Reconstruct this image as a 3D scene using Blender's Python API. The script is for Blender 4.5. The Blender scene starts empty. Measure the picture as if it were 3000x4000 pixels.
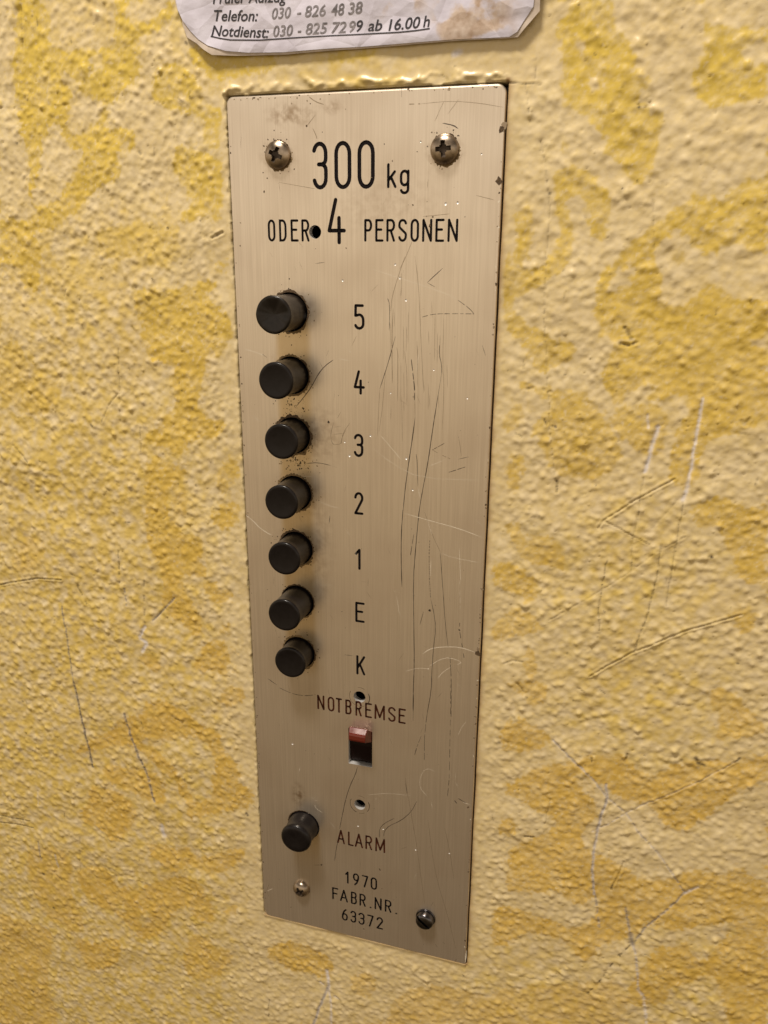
import bpy, bmesh, math, random
import numpy as np
from mathutils import Vector, Matrix

random.seed(7)
rng = np.random.default_rng(11)
SC = bpy.context.scene
MM = 0.001

# ------------------------------------------------------------------ camera
CAM = np.array([122.162, -242.054, -43.367])            # mm, measured from the panel's perspective
R = None
def _camera():
    global R
    W, H, F = 83.0, 300.0, 3194.0
    src = [(0, 0), (W, 0), (W, -H), (0, -H)]
    dst = [(-617., -1622.), (480., -1677.), (318.4, 1766.7), (-467.4, 1571.)]
    A = []
    for (x, y), (u, v) in zip(src, dst):
        A.append([x, y, 1, 0, 0, 0, -u*x, -u*y, -u]); A.append([0, 0, 0, x, y, 1, -v*x, -v*y, -v])
    h = np.linalg.svd(np.array(A))[2][-1].reshape(3, 3)
    M = np.diag([1/F, 1/F, 1]) @ h
    M /= (np.linalg.norm(M[:, 0]) + np.linalg.norm(M[:, 1]))/2
    if M[2, 2] < 0: M = -M
    r1, r2 = M[:, 0], M[:, 1]
    r3 = np.cross(r2, r1); r3 /= np.linalg.norm(r3)
    U, _, Vt = np.linalg.svd(np.stack([r1, r3, r2], 1))
    R = U @ Vt                                           # world -> camera (x right, y down, z forward)
_camera()
cd = bpy.data.cameras.new('camera'); cam = bpy.data.objects.new('camera', cd); SC.collection.objects.link(cam)
right, down, fwd = R[0], R[1], R[2]
m = Matrix(((right[0], -down[0], -fwd[0], CAM[0]*MM), (right[1], -down[1], -fwd[1], CAM[1]*MM),
            (right[2], -down[2], -fwd[2], CAM[2]*MM), (0, 0, 0, 1)))
cam.matrix_world = m
cd.sensor_fit = 'HORIZONTAL'; cd.sensor_width = 36; cd.lens = 36*3194/3000
cd.clip_start = 0.01; cd.clip_end = 20
cd.dof.use_dof = True; cd.dof.focus_distance = 0.268; cd.dof.aperture_fstop = 42
SC.camera = cam

# ------------------------------------------------------------------ light of the lift cabin
world = bpy.data.worlds.new('World'); SC.world = world; world.use_nodes = True
wn = world.node_tree.nodes; wl = world.node_tree.links
wn.clear()
wo = wn.new('ShaderNodeOutputWorld'); bg = wn.new('ShaderNodeBackground')
tc = wn.new('ShaderNodeTexCoord'); sx = wn.new('ShaderNodeSeparateXYZ'); rp = wn.new('ShaderNodeValToRGB')
mr = wn.new('ShaderNodeMapRange')
mr.inputs['From Min'].default_value = -1; mr.inputs['From Max'].default_value = 1
wl.new(tc.outputs['Generated'], sx.inputs[0]); wl.new(sx.outputs['Z'], mr.inputs['Value'])
wl.new(mr.outputs[0], rp.inputs[0]); wl.new(rp.outputs[0], bg.inputs[0]); wl.new(bg.outputs[0], wo.inputs[0])
bg.inputs[1].default_value = 0.80
els = rp.color_ramp.elements
els[0].position = 0.0;  els[0].color = (0.055, 0.036, 0.020, 1)
els[1].position = 1.0;  els[1].color = (0.30, 0.25, 0.20, 1)
for p, c in ((0.16, (0.125, 0.080, 0.037)), (0.36, (0.45, 0.315, 0.160)), (0.50, (0.98, 0.78, 0.52)), (0.60, (1.30, 1.13, 0.93)), (0.74, (0.42, 0.34, 0.26))):
    e = els.new(p); e.color = (*c, 1)

def area(name, loc, target, size, power, col):
    l = bpy.data.lights.new(name, 'AREA'); l.shape = 'RECTANGLE'; l.size = size[0]; l.size_y = size[1]
    l.energy = power; l.color = col
    o = bpy.data.objects.new(name, l); SC.collection.objects.link(o)
    o.location = loc
    d = Vector(target) - Vector(loc)
    o.rotation_euler = d.to_track_quat('-Z', 'Y').to_euler()
    return o
area('ceiling_lamp', (-0.10, -0.42, 0.95), (0.04, 0, -0.12), (0.24, 0.15), 17.0, (1.0, 0.91, 0.79))

SC.view_settings.view_transform = 'Standard'; SC.view_settings.look = 'None'
SC.view_settings.exposure = 0.0; SC.view_settings.gamma = 1.0; SC.view_settings.use_curve_mapping = False
SC.render.engine = 'CYCLES'
SC.cycles.max_bounces = 6; SC.cycles.diffuse_bounces = 3; SC.cycles.glossy_bounces = 4
SC.cycles.caustics_reflective = False; SC.cycles.caustics_refractive = False
SC.cycles.use_denoising = True

# ------------------------------------------------------------------ pixel -> wall plane (mm)
def at(u, v, y=0.0):
    d = R.T @ np.array([(u-1500)/3194., (v-2000)/3194., 1.0])
    k = (y - CAM[1])/d[1]
    p = CAM + k*d
    return (p[0], p[2])
def zr(ox, oy, s, y=0.0):
    return lambda x, z: at(ox + x/s, oy + z/s, y)
WY = 0.55                                                # wall face, mm behind the plate's front
L1, L2, L3 = zr(0, 0, 1.659, WY), zr(0, 1333, 1.659, WY), zr(0, 2666, 1.658, WY)
Q1, Q2, Q3 = zr(1900, 0, 1.508, WY), zr(1900, 1333, 1.508, WY), zr(1900, 2666, 1.508, WY)
B1 = zr(900, 3400, 1.508, WY)
R2, R5, R6 = zr(860, 300, 1.3825), zr(1300, 1000, 2.2114), zr(1300, 2000, 2.37)
R7, R8 = zr(980, 2650, 1.8033), zr(980, 3200, 1.8033)
C3, C4 = zr(900, 1050, 2.95), zr(900, 1750, 2.328)
PA, PB = zr(680, 0, 2.074, -0.8), zr(1400, 0, 2.074, -0.8)

# ------------------------------------------------------------------ materials
def mat(name):
    m = bpy.data.materials.new(name); m.use_nodes = True
    nt = m.node_tree; b = nt.nodes['Principled BSDF']
    return m, nt, b
def node(nt, t, **kw):
    n = nt.nodes.new(t)
    for k, v in kw.items():
        if hasattr(n, k) and not k[0].isupper(): setattr(n, k, v)
        else: n.inputs[k].default_value = v
    return n
def simple(name, col, rough=0.5, metal=0.0, spec=0.5, noise=0.0, nscale=900.0, bump=0.0):
    m, nt, b = mat(name)
    b.inputs['Base Color'].default_value = (*col, 1); b.inputs['Roughness'].default_value = rough
    b.inputs['Metallic'].default_value = metal; b.inputs['Specular IOR Level'].default_value = spec
    if noise or bump:
        c = node(nt, 'ShaderNodeTexCoord'); n = node(nt, 'ShaderNodeTexNoise', Scale=nscale, Detail=4.0)
        nt.links.new(c.outputs['Object'], n.inputs['Vector'])
        if noise:
            r = node(nt, 'ShaderNodeValToRGB')
            r.color_ramp.elements[0].position = 0.3; r.color_ramp.elements[1].position = 0.7
            r.color_ramp.elements[0].color = (*[x*(1-noise) for x in col], 1)
            r.color_ramp.elements[1].color = (*[min(1, x*(1+noise)) for x in col], 1)
            nt.links.new(n.outputs[0], r.inputs[0]); nt.links.new(r.outputs[0], b.inputs['Base Color'])
            q = node(nt, 'ShaderNodeMapRange'); q.inputs['To Min'].default_value = max(0.05, rough-0.12); q.inputs['To Max'].default_value = rough+0.12
            nt.links.new(n.outputs[0], q.inputs[0]); nt.links.new(q.outputs[0], b.inputs['Roughness'])
        if bump:
            u = node(nt, 'ShaderNodeBump', Strength=bump, Distance=0.0003)
            nt.links.new(n.outputs[0], u.inputs['Height']); nt.links.new(u.outputs[0], b.inputs['Normal'])
    return m

def brushed():
    m, nt, b = mat('brushed_nickel_plate'); L = nt.links.new
    c = node(nt, 'ShaderNodeTexCoord')
    def streak(sx_, sz_, detail):
        mp = node(nt, 'ShaderNodeMapping'); mp.inputs['Scale'].default_value = (sx_, 200, sz_)
        L(c.outputs['Object'], mp.inputs[0])
        n = node(nt, 'ShaderNodeTexNoise', Scale=1.0, Detail=detail); L(mp.outputs[0], n.inputs['Vector'])
        return n
    a, a2 = streak(5200, 70, 3.0), streak(1500, 14, 2.0)
    big = node(nt, 'ShaderNodeTexNoise', Scale=38.0, Detail=2.0); L(c.outputs['Object'], big.inputs['Vector'])
    fine = node(nt, 'ShaderNodeTexNoise', Scale=2600.0, Detail=2.0); L(c.outputs['Object'], fine.inputs['Vector'])
    mx = node(nt, 'ShaderNodeMath', operation='ADD'); L(a.outputs[0], mx.inputs[0]); L(a2.outputs[0], mx.inputs[1])
    r = node(nt, 'ShaderNodeValToRGB')
    r.color_ramp.elements[0].position = 0.28; r.color_ramp.elements[1].position = 0.75
    r.color_ramp.elements[0].color = (0.66, 0.57, 0.462, 1); r.color_ramp.elements[1].color = (0.86, 0.76, 0.64, 1)
    hv = node(nt, 'ShaderNodeMath', operation='MULTIPLY'); hv.inputs[1].default_value = 0.5
    L(mx.outputs[0], hv.inputs[0]); L(hv.outputs[0], r.inputs[0])
    tarn = node(nt, 'ShaderNodeMix', data_type='RGBA'); tarn.inputs[7].default_value = (0.55, 0.44, 0.33, 1)
    q = node(nt, 'ShaderNodeMapRange'); q.interpolation_type = 'SMOOTHSTEP'; q.inputs['From Min'].default_value = 0.38; q.inputs['From Max'].default_value = 0.75
    q.inputs['To Max'].default_value = 0.38
    L(big.outputs[0], q.inputs[0]); L(q.outputs[0], tarn.inputs[0]); L(r.outputs[0], tarn.inputs[6])
    sp = node(nt, 'ShaderNodeSeparateXYZ'); L(c.outputs['Object'], sp.inputs[0])
    def sm(src, a_, b_):
        k = node(nt, 'ShaderNodeMapRange'); k.interpolation_type = 'SMOOTHSTEP'; k.inputs['From Min'].default_value = a_; k.inputs['From Max'].default_value = b_; L(src, k.inputs[0]); return k.outputs[0]
    def mul(a_, b_):
        k = node(nt, 'ShaderNodeMath', operation='MULTIPLY'); L(a_, k.inputs[0]); L(b_, k.inputs[1]); return k.outputs[0]
    bandx = mul(sm(sp.outputs[0], .0125, .0150), sm(sp.outputs[0], .0262, .0232))  # band below the buttons, mask for their painted shadow
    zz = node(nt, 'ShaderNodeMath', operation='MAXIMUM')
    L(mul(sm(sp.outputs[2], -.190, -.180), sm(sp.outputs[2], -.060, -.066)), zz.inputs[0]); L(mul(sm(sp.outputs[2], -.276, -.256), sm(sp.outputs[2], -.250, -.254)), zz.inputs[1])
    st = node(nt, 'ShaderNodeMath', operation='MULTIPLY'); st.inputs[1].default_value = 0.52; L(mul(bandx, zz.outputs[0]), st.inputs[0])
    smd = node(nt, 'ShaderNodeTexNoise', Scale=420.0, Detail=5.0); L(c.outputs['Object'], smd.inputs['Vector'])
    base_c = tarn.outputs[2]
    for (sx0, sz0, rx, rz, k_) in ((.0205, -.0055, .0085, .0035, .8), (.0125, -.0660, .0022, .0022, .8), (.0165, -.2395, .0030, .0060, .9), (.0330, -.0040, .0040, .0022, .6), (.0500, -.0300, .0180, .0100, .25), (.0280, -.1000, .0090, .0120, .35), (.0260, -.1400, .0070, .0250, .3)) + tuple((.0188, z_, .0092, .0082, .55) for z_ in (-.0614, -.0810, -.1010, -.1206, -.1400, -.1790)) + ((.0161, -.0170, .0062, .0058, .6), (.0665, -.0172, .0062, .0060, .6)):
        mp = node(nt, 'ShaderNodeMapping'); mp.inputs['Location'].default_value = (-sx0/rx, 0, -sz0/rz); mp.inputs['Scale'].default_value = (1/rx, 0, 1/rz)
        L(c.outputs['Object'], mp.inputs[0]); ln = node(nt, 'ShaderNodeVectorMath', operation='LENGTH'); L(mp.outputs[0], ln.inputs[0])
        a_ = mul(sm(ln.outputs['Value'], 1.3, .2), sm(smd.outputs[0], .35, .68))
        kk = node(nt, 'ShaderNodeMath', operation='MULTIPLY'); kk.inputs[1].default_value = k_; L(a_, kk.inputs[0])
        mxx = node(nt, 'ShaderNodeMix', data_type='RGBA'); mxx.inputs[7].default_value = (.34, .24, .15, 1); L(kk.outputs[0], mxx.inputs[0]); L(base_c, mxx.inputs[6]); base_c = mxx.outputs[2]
    shade_mix = node(nt, 'ShaderNodeMix', data_type='RGBA'); shade_mix.inputs[7].default_value = (0.66, 0.47, 0.20, 1)  # shadow of the buttons painted into the plate colour as yellow
    L(st.outputs[0], shade_mix.inputs[0]); L(base_c, shade_mix.inputs[6])
    L(shade_mix.outputs[2], b.inputs['Base Color'])
    b.inputs['Metallic'].default_value = 0.84
    q2 = node(nt, 'ShaderNodeMapRange'); q2.interpolation_type = 'SMOOTHSTEP'; q2.inputs['From Min'].default_value = 0.2; q2.inputs['From Max'].default_value = 0.8
    q2.inputs['To Min'].default_value = 0.282; q2.inputs['To Max'].default_value = 0.35
    L(big.outputs[0], q2.inputs[0]); L(q2.outputs[0], b.inputs['Roughness'])
    u = node(nt, 'ShaderNodeBump', Strength=0.07, Distance=0.0001); L(mx.outputs[0], u.inputs['Height'])
    u2 = node(nt, 'ShaderNodeBump', Strength=0.05, Distance=0.0001); L(fine.outputs[0], u2.inputs['Height']); L(u.outputs[0], u2.inputs['Normal'])
    L(u2.outputs[0], b.inputs['Normal'])
    return m

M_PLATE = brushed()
M_ENAMEL = simple('black_engraving_enamel', (0.007, 0.005, 0.006), 0.5, spec=0.12, noise=0.4, nscale=1500)
M_ENAMELR = simple('red_brown_engraving_enamel', (0.070, 0.020, 0.010), 0.5, spec=0.12, noise=0.4, nscale=1500)
M_SCR_D = simple('dirt_filled_scratch', (0.035, 0.022, 0.014), 0.6)
M_SCR_F = simple('faint_scratch', (0.33, 0.255, 0.175), 0.45, metal=0.5)
M_SCR_L = simple('bright_scratch', (0.76, 0.68, 0.56), 0.35, metal=0.25)
M_CUT = simple('brightened_cut_metal', (0.80, 0.78, 0.76), 0.42, metal=0.55)  # cut walls of the holes, coloured brighter to imitate lamplight on them
M_GRIME = simple('brown_grime', (0.078, 0.046, 0.020), 0.75, noise=0.6, nscale=2500, bump=0.6)
M_GRIMEL = simple('tan_grime', (0.20, 0.13, 0.055), 0.7, noise=0.5, nscale=2500, bump=0.6)
M_BLACK = simple('black_plastic', (0.0070, 0.0054, 0.0056), 0.38, spec=0.15, noise=0.2, nscale=500, bump=0.04)
M_WORN = simple('worn_black_plastic', (0.0085, 0.0062, 0.0050), 0.38, spec=0.18, noise=0.4, nscale=420, bump=0.25)
for _m in (M_BLACK, M_WORN):
    _b = _m.node_tree.nodes['Principled BSDF']; _b.inputs['Coat Weight'].default_value = .22; _b.inputs['Coat Roughness'].default_value = .12
M_BACK = simple('dark_backbox', (0.006, 0.006, 0.007), 0.6)
M_SCREW = simple('old_steel', (0.34, 0.275, 0.21), 0.29, metal=1.0, noise=0.4, nscale=420, bump=0.15)
M_SCREWD = simple('dark_blued_steel', (0.10, 0.095, 0.10), 0.22, metal=1.0, noise=0.3, nscale=700, bump=0.1)
M_RECESS = simple('dirty_recess', (0.06, 0.04, 0.026), 0.5, metal=0.3)
M_RED = simple('red_brown_plastic', (0.13, 0.018, 0.010), 0.12, noise=0.15, nscale=300)
M_SWB = simple('dark_red_plastic', (0.008, 0.003, 0.003), 0.35, spec=0.15)

# ------------------------------------------------------------------ mesh helpers (mm in, metres out)
def mesh_obj(name, verts, faces, mats, parent=None, midx=None, smooth=False):
    me = bpy.data.meshes.new(name)
    me.from_pydata([(a*MM, b*MM, c*MM) for a, b, c in verts], [], faces)
    for mt in (mats if isinstance(mats, (list, tuple)) else [mats]): me.materials.append(mt)
    if midx is not None: me.polygons.foreach_set('material_index', midx)
    if smooth: me.polygons.foreach_set('use_smooth', [True]*len(me.polygons))
    me.update()
    o = bpy.data.objects.new(name, me); SC.collection.objects.link(o)
    if parent: o.parent = parent
    return o
class MB:
    def __init__(s): s.v, s.f, s.i = [], [], []
    def add(s, vs, fs, mi=0):
        k = len(s.v); s.v += [tuple(q) for q in vs]; s.f += [[a+k for a in f] for f in fs]; s.i += [mi]*len(fs)
    def build(s, name, mats, parent=None, smooth=False):
        return mesh_obj(name, s.v, s.f, mats, parent, s.i, smooth)

def lathe(profile, seg=64, cx=0, cz=0, closed_top=True):
    """profile of (radius, y); turned about the Y axis through (cx, cz)"""
    v, f = [], []
    for r, y in profile:
        for k in range(seg):
            a = 2*math.pi*k/seg
            v.append((cx + r*math.cos(a), y, cz + r*math.sin(a)))
    n = len(profile)
    for j in range(n-1):
        for k in range(seg):
            k2 = (k+1) % seg
            f.append([j*seg+k, (j+1)*seg+k, (j+1)*seg+k2, j*seg+k2])
    if closed_top:
        f.append([(n-1)*seg+k for k in range(seg)][::-1]); f.append([k for k in range(seg)])
    return v, f

def smooth_poly(pts, closed=False, n=1):
    for _ in range(n):
        out = []
        N = len(pts)
        rngi = range(N if closed else N-1)
        if not closed: out.append(pts[0])
        for i in rngi:
            a, b = pts[i], pts[(i+1) % N]
            out.append((a[0]*.75+b[0]*.25, a[1]*.75+b[1]*.25)); out.append((a[0]*.25+b[0]*.75, a[1]*.25+b[1]*.75))
        if not closed: out.append(pts[-1])
        pts = out
    return pts

def offset_loops(pts, hw, closed, capseg=6):
    """left and right offset of a centre line"""
    n = len(pts); L, Rr = [], []
    P = [np.array(p, float) for p in pts]
    for i in range(n):
        if closed: a, b = P[i-1], P[(i+1) % n]
        else: a, b = P[max(i-1, 0)], P[min(i+1, n-1)]
        pa, pb = P[i]-a, b-P[i]
        la, lb = np.linalg.norm(pa), np.linalg.norm(pb)
        d = (pa/la if la > 1e-9 else 0) + (pb/lb if lb > 1e-9 else 0)
        d = d/ (np.linalg.norm(d)+1e-12)
        nrm = np.array([-d[1], d[0]])
        c = 1.0
        if la > 1e-9: c = max(0.45, abs(np.dot(nrm, np.array([-pa[1], pa[0]])/la)))
        w = hw[i] if isinstance(hw, (list, tuple)) else hw
        L.append(P[i]+nrm*w/c); Rr.append(P[i]-nrm*w/c)
    return L, Rr

def stroke_outline(pts, hw, capseg=5):
    L, Rr = offset_loops(pts, hw, False)
    def cap(p, a):
        return [np.array([p[0]+hw*math.cos(a+t*math.pi/capseg), p[1]+hw*math.sin(a+t*math.pi/capseg)]) for t in range(1, capseg)]
    p0, p1 = pts[0], pts[-1]
    a1 = math.atan2(Rr[-1][1]-p1[1], Rr[-1][0]-p1[0])
    a0 = math.atan2(L[0][1]-p0[1], L[0][0]-p0[0])
    return Rr + cap(p1, a1) + L[::-1] + cap(p0, a0)

def stroke_prism(mb, pts, closed, hw, y0, y1, mi=0):
    if closed:
        L, Rr = offset_loops(pts, hw, True); n = len(pts)
        v = [(p[0], y0, p[1]) for p in L] + [(p[0], y0, p[1]) for p in Rr] + [(p[0], y1, p[1]) for p in L] + [(p[0], y1, p[1]) for p in Rr]
        f = []
        for i in range(n):
            j = (i+1) % n
            f += [[i, j, n+j, n+i], [2*n+i, 3*n+i, 3*n+j, 2*n+j], [i, 2*n+i, 2*n+j, j], [n+i, n+j, 3*n+j, 3*n+i]]
        mb.add(v, f, mi)
    else:
        o = stroke_outline(pts, hw); n = len(o)
        v = [(p[0], y0, p[1]) for p in o] + [(p[0], y1, p[1]) for p in o]
        f = [list(range(n)), [n+k for k in range(n)][::-1]]
        for i in range(n):
            j = (i+1) % n; f.append([i, n+i, n+j, j])
        mb.add(v, f, mi)
def stroke_flat(mb, pts, closed, hw, y, mi=0):
    if closed:
        L, Rr = offset_loops(pts, hw, True); n = len(pts)
        mb.add([(p[0], y, p[1]) for p in L]+[(p[0], y, p[1]) for p in Rr], [[i, (i+1) % n, n+(i+1) % n, n+i] for i in range(n)], mi)
    else:
        o = stroke_outline(pts, hw); n = len(o)
        L, Rr = offset_loops(pts, hw, False); k = len(pts)
        mb.add([(p[0], y, p[1]) for p in o], [list(range(n))], mi)

# ------------------------------------------------------------------ single-line engraving alphabet (unit box)
def arc(cx, cy, rx, ry, a0, a1, n=8):
    return [(cx+rx*math.cos(math.radians(a0+(a1-a0)*t/n)), cy+ry*math.sin(math.radians(a0+(a1-a0)*t/n))) for t in range(n+1)]
def stadium(r=0.24):
    return arc(.5, 1-r, .5, r, 0, 180, 10) + arc(.5, r, .5, r, 180, 360, 10)
G = {
 '0': [(stadium(), 1)], 'O': [(stadium(), 1)],
 '1': [([(0, .78), (.85, 1), (.85, 0)], 0)],
 '2': [(arc(.5, .76, .5, .24, 175, -20, 12) + [(0, 0), (1, 0)], 0)],
 '3': [(arc(.5, .79, .5, .21, 165, 0, 9) + [(1, .68)] + arc(.62, .66, .38, .13, 0, -90, 5)[1:] , 0), ([(.40, .53), (.62, .53)] + arc(.62, .40, .38, .13, 90, 0, 5)[1:] + [(1, .25)] + arc(.5, .22, .5, .22, 0, -165, 9)[1:], 0)],
 '4': [([(.45, 1), (0, .28), (1, .28)], 0), ([(.66, .58), (.66, 0)], 0)],
 '5': [([(.92, 1), (.06, 1), (.03, .56), (.5, .60)] + arc(.5, .36, .5, .24, 80, 0, 6) + [(1, .22)] + arc(.5, .20, .5, .20, 0, -160, 9)[1:], 0)],
 '6': [([(.75, 1), (.35, .82), (.06, .5), (0, .3)], 0), (arc(.5, .36, .5, .22, 0, 180, 9) + arc(.5, .22, .5, .22, 180, 360, 9), 1)],
 '7': [([(0, 1), (1, 1), (.35, 0)], 0)],
 '9': [([(.25, 0), (.65, .18), (.94, .5), (1, .7)], 0), (arc(.5, .78, .5, .22, 0, 180, 9) + arc(.5, .64, .5, .22, 180, 360, 9), 1)],
 'A': [([(0, 0), (.5, 1), (1, 0)], 0), ([(.17, .32), (.83, .32)], 0)],
 'B': [([(0, 0), (0, 1), (.6, 1)] + arc(.6, .77, .36, .23, 80, -90, 8) + [(0, .54)], 0), ([(.6, .54)] + arc(.6, .27, .4, .27, 80, -90, 8) + [(0, 0)], 0)],
 'D': [([(0, 0), (0, 1), (.45, 1)] + arc(.45, .7, .55, .3, 80, 0, 6) + arc(.45, .3, .55, .3, 0, -90, 6), 1)],
 'E': [([(1, 1), (0, 1), (0, 0), (1, 0)], 0), ([(0, .54), (.8, .54)], 0)],
 'F': [([(1, 1), (0, 1), (0, 0)], 0), ([(0, .52), (.8, .52)], 0)],
 'K': [([(0, 1), (0, 0)], 0), ([(1, 1), (.05, .36)], 0), ([(.34, .58), (1, 0)], 0)],
 'L': [([(0, 1), (0, 0), (1, 0)], 0)],
 'M': [([(0, 0), (.02, 1), (.5, .12), (.98, 1), (1, 0)], 0)],
 'N': [([(0, 0), (0, 1), (1, 0), (1, 1)], 0)],
 'P': [([(0, 0), (0, 1), (.55, 1)] + arc(.55, .75, .45, .25, 80, -90, 8) + [(0, .5)], 0)],
 'R': [([(0, 0), (0, 1), (.55, 1)] + arc(.55, .75, .45, .25, 80, -90, 8) + [(0, .5)], 0), ([(.5, .5), (1, 0)], 0)],
 'S': [(arc(.5, .79, .5, .21, 15, 180, 9) + [(0, .72)] + arc(.4, .72, .4, .14, 180, 230, 3)[1:] + [(.75, .42)] + arc(.6, .28, .4, .14, 40, 0, 3) + arc(.5, .22, .5, .22, 0, -165, 9)[1:], 0)],
 'T': [([(0, 1), (1, 1)], 0), ([(.5, 1), (.5, 0)], 0)],
 '.': [([(0, 0), (1, 0)], 0)],
 'k': [([(0, 1), (0, 0)], 0), ([(.9, .68), (.05, .30)], 0), ([(.35, .45), (1, 0)], 0)],
 'g': [(arc(.5, .78, .5, .22, 0, 180, 8) + arc(.5, .58, .5, .22, 180, 360, 8), 1), ([(1, 1), (1, .18)] + arc(.5, .18, .5, .18, 0, -160, 8)[1:], 0)],
}
LINES = [   # part name, stroke width, [(char, x0, x1)], z_top, z_bottom
 ('engraved_number', 1.02, [('3', 26.9, 31.6), ('0', 33.8, 38.9), ('0', 40.9, 46.0)], -13.0, -25.85, 'large engraved 300'),
 ('engraved_text', .68, [('k', 49.8, 52.6), ('g', 53.6, 56.4)], None, None, 'engraved kg after the 300'),
 ('engraved_number', .98, [('4', 31.4, 37.1)], -28.3, -41.2, 'large engraved 4 in the middle of the persons line'),
 ('engraved_text', .62, [('O', 12.0, 14.4), ('D', 15.7, 18.1), ('E', 19.5, 22.0), ('R', 23.0, 25.5)], -34.2, -40.5, 'engraved word ODER'),
 ('engraved_text', .62, [('P', 42.9, 45.3), ('E', 46.3, 48.8), ('R', 49.7, 52.3), ('S', 53.3, 55.9), ('O', 57.0, 59.5), ('N', 60.5, 63.4), ('E', 64.4, 67.0), ('N', 68.0, 71.0)], -34.2, -40.45, 'engraved word PERSONEN'),
 ('engraved_number', .74, [('5', 39.6, 42.9)], -58.5, -66.0, 'engraved floor number 5'),
 ('engraved_number', .74, [('4', 39.4, 43.0)], -78.4, -85.9, 'engraved floor number 4'),
 ('engraved_number', .74, [('3', 39.3, 42.5)], -98.5, -106.0, 'engraved floor number 3'),
 ('engraved_number', .74, [('2', 39.4, 42.5)], -117.8, -125.4, 'engraved floor number 2'),
 ('engraved_number', .74, [('1', 39.5, 41.7)], -137.4, -144.8, 'engraved floor number 1'),
 ('engraved_letter', .72, [('E', 39.6, 42.9)], -156.7, -164.1, 'engraved floor letter E'),
 ('engraved_letter', .72, [('K', 39.9, 43.1)], -176.8, -184.2, 'engraved floor letter K'),
 ('engraved_text', .60, [('N', 25.0, 27.7), ('O', 29.0, 31.5), ('T', 32.1, 34.4), ('B', 35.7, 38.0), ('R', 39.5, 41.8), ('E', 43.1, 45.6), ('M', 46.6, 50.4), ('S', 51.6, 54.3), ('E', 55.4, 58.0)], -194.9, -200.75, 'engraved word NOTBREMSE'),
 ('engraved_text', .60, [('A', 31.9, 35.0), ('L', 36.3, 38.5), ('A', 39.0, 42.2), ('R', 43.2, 45.8), ('M', 47.1, 50.9)], -251.0, -257.2, 'engraved word ALARM'),
 ('engraved_number', .58, [('1', 35.0, 36.5), ('9', 38.2, 40.6), ('7', 41.8, 44.3), ('0', 45.3, 47.8)], -269.5, -275.1, 'engraved year 1970'),
 ('engraved_text', .58, [('F', 29.6, 32.1), ('A', 32.8, 36.0), ('B', 37.3, 39.7), ('R', 40.8, 43.3), ('.', 44.9, 45.62), ('N', 46.9, 49.7), ('R', 51.0, 53.6), ('.', 55.2, 55.92)], -278.5, -284.2, 'engraved words FABR.NR.'),
 ('engraved_number', .58, [('6', 33.5, 35.9), ('3', 37.0, 39.4), ('3', 40.3, 42.8), ('7', 43.9, 46.5), ('2', 47.7, 50.3)], -287.6, -293.2, 'engraved serial number 63372'),
]
def glyph(ch, x0, x1, zt, zb, sw):
    h = sw/2
    out = []
    for pts, cl in G[ch]:
        q = [(x0+h+(x1-x0-sw)*px, zb+h+(zt-zb-sw)*py) for px, py in pts]
        if cl: out.append((q, cl)); continue
        cur = [q[0]]                       # sharp corners become two strokes, as the engraver cuts them
        for k in range(1, len(q)):
            cur.append(q[k])
            if k < len(q)-1:
                u = np.subtract(q[k], q[k-1]); w = np.subtract(q[k+1], q[k])
                if np.dot(u, w)/(np.linalg.norm(u)*np.linalg.norm(w)+1e-12) < .25: out.append((cur, 0)); cur = [q[k]]
        out.append((cur, 0))
    return out

# ------------------------------------------------------------------ the lift panel
panel = bpy.data.objects.new('lift_control_panel', None); SC.collection.objects.link(panel)
panel.empty_display_size = 0.02
panel.location = (0.0415, 0, -0.300)
panel['label'] = 'tall brushed metal lift panel with black push buttons, red emergency switch and engraved lettering'
panel['category'] = 'control panel'
OFF = Vector((0.0415, 0, -0.300))
def to_panel(o, label=None, parent=None):
    o.parent = parent or panel
    if parent is None: o.location = -OFF + o.location
    if label: o['label'] = label
    return o

BTN = [  # z, protrusion, label
 (-61.4, 12.7, 'push button with dented worn cap'), (-81.05, 12.3, None), (-100.6, 9.8, None), (-120.2, 11.2, None),
 (-139.8, 10.5, None), (-159.5, 12.0, None), (-179.1, 8.3, None)]
BX = 18.35
ALARM = (18.4, -252.4, 8.8)

def rounded_rect(x0, x1, z0, z1, rad, n=8):
    """rad: tl, tr, br, bl"""
    tl, tr, br, bl = rad; o = []
    for cx, cz, r, a in ((x1-tr, z1-tr, tr, 90), (x1-br, z0+br, br, 0), (x0+bl, z0+bl, bl, -90), (x0+tl, z1-tl, tl, -180)):
        o += [(cx+r*math.cos(math.radians(a-90*t/n)), cz+r*math.sin(math.radians(a-90*t/n))) for t in range(n+1)]
    return o
RAD = (2.0, 2.6, .7, 3.2)
def plate_blank():
    mb = MB(); v = []; loops = []
    for ins, y in ((0.55, 0.0), (0.25, 0.10), (0.06, 0.38), (0.0, 0.75), (0.0, 2.6)):
        lp = rounded_rect(ins*.8, 83-ins, -300+ins*.2, -ins, [max(r-ins, .15) for r in RAD]); loops.append(lp)
        v += [(p[0], y, p[1]) for p in lp]
    n = len(loops[0]); f = [list(range(n))[::-1]]
    for j in range(4):
        for i in range(n):
            k = (i+1) % n; f.append([j*n+i, j*n+k, (j+1)*n+k, (j+1)*n+i])
    f.append([4*n+i for i in range(n)])
    mb.add(v, f); return mb
def fix_normals(o):
    bm = bmesh.new(); bm.from_mesh(o.data); bmesh.ops.recalc_face_normals(bm, faces=bm.faces); bm.to_mesh(o.data); bm.free()
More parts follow.
